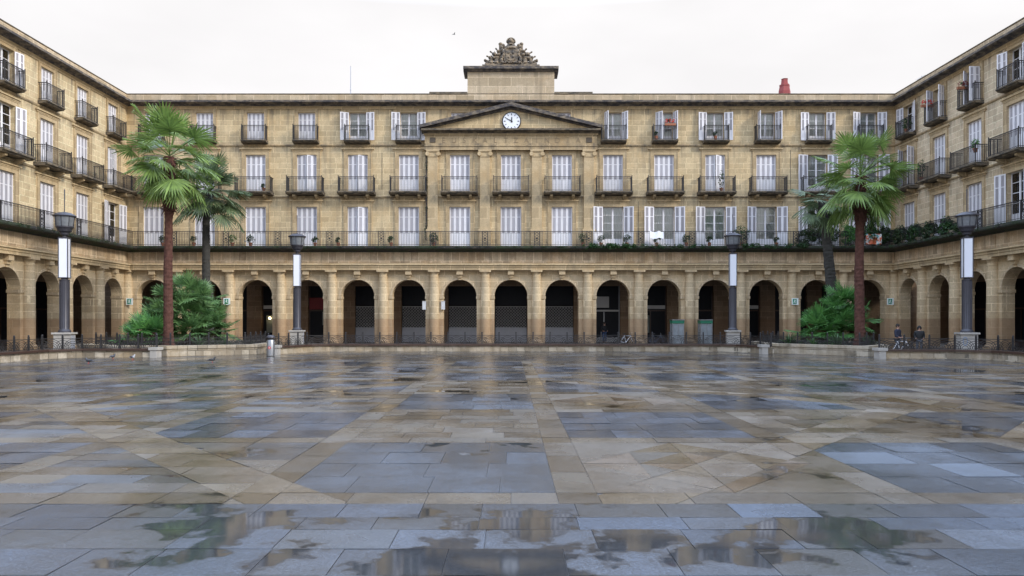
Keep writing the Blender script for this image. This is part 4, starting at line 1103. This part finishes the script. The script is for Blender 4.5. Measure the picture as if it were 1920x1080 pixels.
# ------------------------------------------------------------------ emergency exit signs
def exitsign():
    rt = empty('exit_sign')
    MB().box(-.26, .26, -.02, .02, -.26, .26).build('sign_plate', simple('sign_white', (.78, .82, .78), .5, var=.03), rt)
    MB().box(-.17, .12, -.028, -.0205, -.2, .2).build('green_field', simple('exit_green', (.01, .22, .13), .5), rt)
    b = MB(); b.ball((-.02, -.034, .12), .035, .006, .035); b.bar((-.02, -.034, .08), (-.04, -.034, -.02), .028, 6); b.bar((-.04, -.034, -.02), (.05, -.034, -.08), .02, 5); b.bar((.05, -.034, -.08), (.04, -.034, -.17), .016, 5)
    b.bar((-.04, -.034, -.02), (-.10, -.034, -.12), .02, 5); b.bar((-.10, -.034, -.12), (-.14, -.034, -.11), .014, 5); b.bar((-.02, -.034, .06), (.07, -.034, .03), .013, 5); b.bar((-.02, -.034, .06), (-.10, -.034, .02), .013, 5)
    b.build('running_figure', simple('pictogram_white', (.8, .85, .8), .5, var=.02), rt); return rt
s0 = exitsign()
for i, (x, lab) in enumerate(((-29.6, 'green and white exit sign on the column in the left inner corner'), (-22.05, 'green and white exit sign on the column right of the left palms'), (22.05, 'green and white exit sign on the column left of the right palms'), (29.45, 'green and white exit sign on the column in the right inner corner'))):
    o = s0 if i == 0 else copy_tree(s0); o.location = (x, FY-.56, 3.42); tag(o, lab, 'exit sign', 'exit signs on the arcade columns')
for x, lab in ((-6.78, 'small white notice box on the arch pier, left one of the pair'), (-5.30, 'small white notice box on the arch pier, right one of the pair')):
    rt = empty('notice_box', (x, FY-.12, 3.12), 0, lab, 'notice box', 'white notice boxes on the arch pier')
    MB().box(-.14, .14, -.06, .06, -.32, .32).build('box', PALEW, rt); MB().box(-.16, .16, -.08, .07, .32, .35).build('lid', PALEW, rt)

# ------------------------------------------------------------------ phone booths with green headers
def booth():
    rt = empty('phone_booth'); b = MB()
    for x in (-.42, .42):
        for y in (-.42, .42): b.box(x-.03, x+.03, y-.03, y+.03, 0, 1.95)
    for x in (-.42, .42): b.box(x-.02, x+.02, -.39, .39, .5, .54); b.box(x-.02, x+.02, -.39, .39, 1.1, 1.14)
    for y in (-.42, .42): b.box(-.39, .39, y-.02, y+.02, .5, .54); b.box(-.02, .02, y-.02, y+.02, 0, 1.7)
    b.build('frame', METAL, rt)
    m = simple('booth_panel', (.22, .24, .25), .2, var=.45, sc=2.5); MB().box(-.39, .39, -.425, -.415, .05, 1.7).build('glass_panel', m, rt); MB().box(.415, .425, -.39, .39, .05, 1.7).build('glass_panel', m, rt); MB().box(-.425, -.415, -.39, .39, .05, 1.7).build('glass_panel', m, rt)
    MB().box(-.46, .46, -.46, .46, 1.72, 1.96).build('header', simple('booth_green', (.015, .15, .08), .5), rt); MB().box(-.49, .49, -.49, .49, 1.96, 2.02).build('roof', METAL, rt)
    return rt
p0 = booth()
for i, (x, lab) in enumerate(((12.75, 'glass phone booth with green header, left one of the pair'), (14.9, 'glass phone booth with green header, right one of the pair'))):
    o = p0 if i == 0 else copy_tree(p0); o.location = (x, 57.6, 0); tag(o, lab, 'phone booth', 'phone booths before the arcade')

# ------------------------------------------------------------------ bicycles
def bike(loc, rz, lab, c):
    rt = empty('bicycle', loc, rz, lab, 'bicycle', 'parked bicycles')
    for x in (-.52, .52):
        b = MB()
        for k in range(20):
            a, a2 = 2*math.pi*k/20, 2*math.pi*(k+1)/20; b.bar((x+.33*math.cos(a), 0, .34+.33*math.sin(a)), (x+.33*math.cos(a2), 0, .34+.33*math.sin(a2)), .02, 5)
        for k in range(10): a = 2*math.pi*k/10; b.bar((x, 0, .34), (x+.32*math.cos(a), 0, .34+.32*math.sin(a)), .003, 3)
        b.build('wheel', IRON, rt)
    b = MB(); A, B_, C_, D_ = (-.52, 0, .34), (-.08, 0, .3), (-.2, 0, .82), (.36, 0, .8)
    for p, q in ((A, B_), (A, C_), (B_, C_), (C_, D_), (B_, D_), (D_, (.52, 0, .34))): b.bar(p, q, .02, 6)
    b.build('frame', c, rt)
    b = MB(); b.bar((-.2, 0, .82), (-.22, 0, .92), .014, 5); b.ball((-.22, 0, .94), .13, .06, .03); b.build('saddle', IRON, rt)
    b = MB(); b.bar(D_, (.33, 0, .98), .014, 5); b.bar((.33, -.26, 1.0), (.33, .26, 1.0), .014, 5); b.build('handlebar', METAL, rt)
    return rt
WB = simple('white_bike_paint', (.6, .6, .62), .4); BB = simple('dark_bike_paint', (.05, .06, .09), .4)
bike((8.7, 56.4, 0), R(25), 'white bicycle parked before the arch with the pale shop sign', WB)
bike((11.0, 56.8, 0), R(-12), 'dark bicycle parked just left of the phone booths', BB)
bike((20.9, 40.2, 0), R(14), 'white bicycle parked beside the right planter', WB)

# ------------------------------------------------------------------ people
def skinobj(name, pts, edges, rad, m, parent, root=0, sub=1, flat=None):
    me = bpy.data.meshes.new(name); me.from_pydata(pts, edges, []); o = inst(me, name, parent); me.materials.append(m)
    o.modifiers.new('s', 'SKIN'); sv_ = me.skin_vertices[0].data
    for i, r in enumerate(rad): sv_[i].radius = r if isinstance(r, tuple) else (r, r)
    sv_[root].use_root = True; o.modifiers['s'].use_smooth_shade = True
    if sub: md = o.modifiers.new('d', 'SUBSURF'); md.levels = sub; md.render_levels = sub
    return o
SKIN = simple('skin', (.42, .24, .17), .6, var=.05); HAIR = simple('dark_hair', (.025, .018, .014), .7)
def person(loc, rz, lab, coat, legs, h=1.72, hood=False, bend=0):
    k = h/1.72; rt = empty('person', loc, rz, lab, 'person'); rt.scale = (k, k, k)
    # body: one skinned figure facing -y
    P = [(0, 0, .95), (0, 0, 1.15), (0, .01, 1.36), (0, -.01, 1.47), (0, -.02, 1.56), (0, -.03, 1.68)]; E = [(0, 1), (1, 2), (2, 3), (3, 4), (4, 5)]; Rd = [(.15, .11), (.14, .10), (.16, .11), .055, (.075, .09), (.06, .075)]
    def chain(st, pts, rs):
        prev = st
        for p, r in zip(pts, rs): P.append(p); Rd.append(r); E.append((prev, len(P)-1)); prev = len(P)-1
        return prev
    for s in (-1, 1):
        chain(0, [(s*.1, 0, .88), (s*.11, -.02, .5), (s*.12, .01, .1), (s*.13, -.12, .04)], [.09, .062, .042, (.04, .03)])
        w = chain(2, [(s*.19, 0, 1.38), (s*.24, .02, 1.12), (s*.2, -.16, .98), (s*.16, -.24, .98)], [.055, .045, .034, (.038, .02)])
        for j in range(4): chain(w, [(s*.16+(j-1.5)*.018, -.29, .98-.005*j), (s*.155+(j-1.5)*.018, -.315+.004*abs(j-1), .955)], [.009, .008])
        chain(w, [(s*.16-s*.045, -.255, .985)], [.010])
    skinobj('body', P, E, Rd, SKIN, rt)
    P = [(0, 0, .88), (0, 0, 1.12), (0, .01, 1.36), (0, .0, 1.45)]; E = [(0, 1), (1, 2), (2, 3)]; Rd = [(.21, .17), (.20, .155), (.235, .165), .10]
    for s in (-1, 1): chain(2, [(s*.20, 0, 1.37), (s*.245, .02, 1.12), (s*.205, -.14, .99)], [.092, .078, .06])
    skinobj('jacket', P, E, Rd, coat, rt)
    P = [(0, 0, .93)]; E = []; Rd = [(.15, .12)]
    for s in (-1, 1): chain(0, [(s*.1, 0, .85), (s*.11, -.02, .5), (s*.12, .01, .12)], [.10, .075, .06])
    skinobj('trousers', P, E, Rd, legs, rt)
    b = MB(); b.ball((0, .0, 1.645), .098, .112, .115, 14, 10)
    if hood: b.ball((0, .03, 1.60), .125, .12, .14, 14, 10)
    b.build('hair' if not hood else 'hood', coat if hood else HAIR, rt, smooth=True)
    b = MB(); b.ball((0, -.115, 1.60), .014, .022, .02)
    for s in (-1, 1): b.ball((s*.085, -.02, 1.60), .012, .02, .03)
    b.build('nose_and_ears', SKIN, rt, smooth=True)
    b = MB()
    for s in (-1, 1): b.ball((s*.032, -.098, 1.625), .011, .006, .007)
    b.build('eye', HAIR, rt); MB().box(-.025, .025, -.105, -.098, 1.555, 1.562).build('mouth', simple('lips', (.3, .1, .09), .6), rt)
    return rt
C1 = simple('navy_coat', (.025, .03, .055), .8); C2 = simple('black_coat', (.015, .016, .018), .8); C3 = simple('grey_trousers', (.07, .075, .09), .8); C4 = simple('blue_jeans', (.05, .08, .16), .8)
person((21.75, 42.2, 0), R(40), 'person in a navy coat standing behind the right fence', C1, C3, 1.72)
person((22.75, 41.8, 0), R(-20), 'person in a black hooded coat standing behind the right fence', C2, C3, 1.62, True)
person((7.75, 62.2, .1), R(20), 'person in dark top and blue jeans inside the arch with the pale shop sign', C2, C4, 1.7)

# ------------------------------------------------------------------ pigeons
def pigeon(loc, rz, lab, m1, m2):
    rt = empty('pigeon', loc, rz, lab, 'pigeon', 'pigeons on the wet paving'); b = MB()
    n0 = len(b.v); b.ball((0, 0, .13), .125, .06, .06, 12, 8); b.ball((.095, 0, .185), .045, .04, .055, 8, 6); b.ball((.125, 0, .235), .033, .028, .03, 8, 6); b.bar((.15, 0, .235), (.18, 0, .228), .008, 5, .002)
    b.bar((-.09, 0, .125), (-.21, 0, .10), .034, 5, .02)
    o = b.build('body', m1, rt, smooth=True)
    b = MB()
    for s in (-1, 1): b.ball((-.03, s*.05, .14), .11, .018, .045, 10, 6)
    b.build('wing', m2, rt, smooth=True)
    for s in (-1, 1):
        b = MB(); b.bar((0, s*.025, .09), (.005, s*.025, .005), .006, 4)
        for a in (-.5, 0, .5): b.bar((.005, s*.025, .004), (.04*math.cos(a), s*.025+.04*math.sin(a), .004), .004, 3)
        b.build('leg', REDFL, rt)
F1 = simple('slate_feathers', (.06, .065, .08), .6); F2 = simple('dark_feathers', (.03, .033, .04), .6); F3 = simple('pale_feathers', (.5, .5, .52), .6)
pigeon((-18.9, 33.6, 0), R(190), 'dark pigeon standing on the wet paving, leftmost bird', F1, F2)
pigeon((-18.6, 36.9, 0), R(-20), 'pale grey pigeon on the paving in front of the left bench wall', F3, F1)
pigeon((-13.7, 34.4, 0), R(20), 'dark pigeon pecking on the wet paving, rightmost bird', F2, F2)
pigeon((-19.95, 37.6, 0), R(70), 'small dark pigeon close to the foot of the left bench wall', F1, F1)

# ------------------------------------------------------------------ balcony plants, flower boxes, laundry
def pot_plant(root_mat, wl, lab, s=.3, seed=1, h=.0, m=IVY, box=False, flower=None, cat='potted plant', up=1.0, lf=.07):
    rr = random.Random(seed); rt = empty('potted_plant' if not box else 'flower_box', wl, 0, lab, cat, 'plants on the balconies')
    if box: MB().box(-.42, .42, -.09, .09, 0, .17).build('box', TERRA, rt)
    else: b = MB(); b.lathe([(.10, 0), (.14, .22), (.155, .22), (.155, .26), (.12, .26)], 14); b.build('pot', TERRA, rt)
    b = MB(); leafcloud(b, (0, 0, .24+s*up), (s*(1.5 if box else 1), s*.7, s*up), int(260*s/.3), lf, rr)
    b.build('foliage', m, rt)
    if flower:
        b = MB()
        for i in range(26): b.ball((rr.uniform(-.42, .42), -.06+rr.uniform(-.08, .08), .24+rr.uniform(0, .26)), .045, k=5, h=4)
        b.build('flower', flower, rt)
    return rt
def mainp(px, py, y=-.6): # px in metres on the front
    return (px, FY+y, py)
zf = 7.72
plants = [(-27.0, 'small potted plant on the long balcony behind the left palms', .3), (-24.6, 'potted plant on the long balcony just left of the dark palm trunk', .28), (-21.6, 'bright green potted plant on the long balcony right of the palms', .33), (-20.2, 'white-flowering potted plant before the second visible lower window', .32), (-15.2, 'dark potted plant beside the fourth lower window', .26), (-13.4, 'low potted plant on the long balcony right of the second lamp', .24), (-9.3, 'potted plant on the long balcony between two lower windows left of the pediment', .28), (-6.0, 'tall dark potted shrub at the foot of the downpipe', .38), (5.6, 'potted shrub at the right foot of the pediment front', .38), (7.0, 'trailing green plant before the first open lower window', .3), (9.0, 'leafy potted plant right of the first open lower window', .34), (11.3, 'green trailing plant before the second open lower window', .32), (13.6, 'leafy potted plant right of the second open lower window', .34), (15.4, 'dark potted plant left of the third open lower window', .26), (17.9, 'tall olive shrub on the long balcony right of the third open lower window', .7), (20.6, 'small potted plant before the fourth open lower window', .24)]
for i, (x, lab, s) in enumerate(plants): pot_plant(None, mainp(x, zf), lab, s, 30+i, m=BUSH2 if 'bright' in lab else IVY, flower=PALEW if 'white-flower' in lab else None)
def shrub(wl, lab, s, seed, n=700, m=IVY, lf=.075, grp='shrubs crowding the right end of the long balcony'):
    rr = random.Random(seed); rt = empty('balcony_shrub', wl, 0, lab, 'shrub', grp); b = MB(); leafcloud(b, (0, 0, s[2]), s, n, lf, rr)
    for k in range(5): leafcloud(b, (rr.uniform(-s[0], s[0])*.8, 0, s[2]*rr.uniform(1.2, 2.1)), (.3, .25, .3), 70, lf, rr)
    b.build('foliage', m, rt); b = MB()
    for k in range(6): b.bar((rr.uniform(-s[0], s[0])*.6, 0, 0), (rr.uniform(-s[0], s[0])*.8, 0, s[2]*1.6), .012, 4)
    b.build('stem', DRY, rt)
for i, (x, lab, sx, sz, m) in enumerate(((23.0, 'dense dark shrub on the balcony left of the fifth open lower window', .9, .55, MOSS), (24.6, 'dark hanging shrub below the dark open lower window', .8, .6, MOSS), (26.3, 'bright green shrub on the balcony between the two right palms', .7, .65, BUSH2), (27.9, 'tall leafy shrub on the balcony right of the right palm trunk', .6, .75, IVY), (29.0, 'dark shrub filling the right inner corner of the balcony', .6, .6, MOSS))):
    shrub((x, FY-.75, zf-.1), lab, (sx*1.15, .33, sz*1.3), 60+i, 2200, m, .085)
for i, (d, lab, sz) in enumerate(((2.3, 'dark shrub on the right wing balcony nearest the corner', .62), (4.3, 'leafy shrub on the right wing balcony, second from the corner', .6), (6.3, 'dark shrub on the right wing balcony, third from the corner', .55), (8.4, 'low green shrub on the right wing balcony, fourth from the corner', .5), (10.2, 'sparse shrub on the right wing balcony behind the right lamp', .4))):
    shrub((FX-.78, FY-d, zf-.15), lab, (.32, 1.05, sz*1.08), 80+i, 2000, MOSS if i % 2 == 0 else IVY, .08)
# moss and ferns along the slab edge
rr = random.Random(11); b = MB()
for k in range(330):
    x = rr.uniform(-29, 29); d = .45+.55*max(0, mnoise.noise(Vector((x*.25, 0, 3))))+(.5 if x > 5 else 0)
    leafcloud(b, (x, FY-1.0, 7.62), (.25, .10, .10*d), int(24*d), .05, rr)
for k in range(230):
    y = rr.uniform(1, 27)
    for sx in (-1, 1):
        if sx < 0 and rr.random() < .45: continue
        leafcloud(b, (sx*(FX-1.0), FY-y, 7.62), (.10, .25, .12), 18, .05, rr)
tag(b.build('slab_moss', MOSS), 'dark moss and small ferns along the edge of the long balcony', 'moss', kind='stuff')
rr = random.Random(14); b = MB()
for k in range(150):
    x = rr.choice((rr.uniform(5.6, 9.6), rr.uniform(7.5, 15.2), rr.uniform(17, 23)))
    leafcloud(b, (x, FY-.98-rr.uniform(0, .12), 7.78-rr.uniform(0, .22)), (.28, .14, .16), 42, .065, rr)
tag(b.build('trailing_creeper', IVY), 'green creeper trailing over the long balcony edge below the open lower windows', 'creeper', kind='stuff')
rr = random.Random(12); b = MB()
for k in range(16): leafcloud(b, (-6.62+rr.uniform(-.1, .1), FY-.2, 8.6+k*.42), (.13, .1, .25), 45, .05, rr)
tag(b.build('pipe_weed', MOSS), 'dark weeds clinging to the downpipe left of the pediment front', 'weeds')
def atop(c, row, dy=.5): return (c, FY-dy-.06, ROWS[row][0])
pot_plant(None, (12.35, FY-.6, 17.06), 'box of red flowers on the balcony rail right of the pediment, top floor', .14, 101, box=True, flower=REDFL, cat='flower box')
pot_plant(None, (11.3, FY-.45, 16.02), 'small dark pot plant behind the rail with the red flowers', .2, 102)
pot_plant(None, (15.9, FY-.45, 16.02), 'round green pot plant on the third top balcony right of the pediment', .2, 103)
pot_plant(None, (16.35, FY-.5, 11.98), 'dark climbing plant on the middle balcony right of the pediment', .22, 104, up=3.2)
pot_plant(None, (-19.2, FY-.55, 11.98), 'dark pot plant on the middle balcony right of the left palms', .18, 105)
pot_plant(None, (FX-.45, FY-2.6, 16.02), 'green bush behind the rail of the top right-wing balcony nearest the corner', .42, 106, m=IVY)
pot_plant(None, (FX-.6, FY-5.6, 17.06), 'orange flower box on the rail of the second top right-wing balcony', .14, 107, box=True, flower=REDFL, cat='flower box')
pot_plant(None, (FX-.6, FY-9.9, 17.0), 'reddish flower box on the rail of the third top right-wing balcony', .13, 108, box=True, flower=simple('dull_red_flowers', (.2, .05, .05), .7), cat='flower box')
pot_plant(None, (FX-.62, FY-4.9, 11.98), 'tall green plant at the corner of the second middle right-wing balcony', .28, 109, up=2.4)
pot_plant(None, (FX-.65, FY-11.2, 12.6), 'bright green plant at the rail of the third middle right-wing balcony', .25, 110, m=BUSH2, up=1.3)
# white cloth over the rail
b = MB(); n = 14
for i in range(n):
    for j in range(6):
        def P_(i, j): x = 10.7+i*.075; return (x, FY-.97-.05*math.sin(i*.9+j*.5)-.02*j, 8.86-j*.09-.10*abs(math.sin(i*.33)))
        b.quad(P_(i, j), P_(i+1, j), P_(i+1, j+1), P_(i, j+1))
tag(b.build('cloth', simple('white_laundry', (.72, .72, .74), .8, var=.05), smooth=True), 'white cloth drying over the rail of the long balcony', 'laundry')
b = MB()
for i in range(10):
    for j in range(8):
        def P_(i, j): return (27.35+i*.12, FY-.985-.03*math.sin(i*1.3+j*.4), 8.62-j*.1)
        b.quad(P_(i, j), P_(i+1, j), P_(i+1, j+1), P_(i, j+1))
def banner():
    m, t, bs = mat('printed_cloth'); tc_ = N(t, 'ShaderNodeTexCoord'); f = noise(t, tc_.outputs['Object'], 3.0, 2)
    L(t, mixc(t, ramp(t, f, .48, .5), (.5, .12, .05), mixc(t, ramp(t, f, .56, .58), (.65, .62, .58), (.08, .3, .32))), bs.inputs['Base Color']); return m
tag(b.build('banner', banner(), smooth=True), 'orange, white and turquoise cloth hung on the balcony rail beside the right palm trunk', 'banner')

# wall lamps lit inside the galleries
for x, y, z, lab in ((-20.6, FY+5.3, 2.15, 'small lit lamp beside the shop door behind the litter bin'), (34.6, 48.9, 3.2, 'lit ceiling lamp glowing inside the right wing gallery')):
    rt = empty('gallery_lamp', (x, y, z), 0, lab, 'lamp', 'lit lamps inside the galleries')
    b = MB(); b.ball((0, 0, 0), .11, k=12, h=8); b.build('bulb', WARM, rt, smooth=True); b = MB(); b.lathe([(.05, .1), (.13, .12), (.02, .2)], 12); b.build('cap', IRON, rt)
# sculpture reflection seen in the arch: seated red figure chair etc. are left out; a gull far off in the sky
b = MB(); b.ball((0, 0, 0), .3, .1, .1, 8, 6)
F4 = simple('far_grey_feathers', (.25, .25, .26), .8)
distant_bird = empty('gull', (-7.2, 95, 38.2), R(30), 'tiny grey gull flying high left of the coat of arms', 'bird'); b.build('body', F4, distant_bird, smooth=True)
for s in (-1, 1): MB().quad((-.12, 0, .02), (.12, 0, .02), (.05, s*.45, .25), (-.1, s*.42, .24)).quad((.05, s*.45, .25), (-.1, s*.42, .24), (-.16, s*.8, .1), (-.12, s*.8, .1)).build('wing', F4, distant_bird)
distant_bird.scale = (.6, .6, .6)
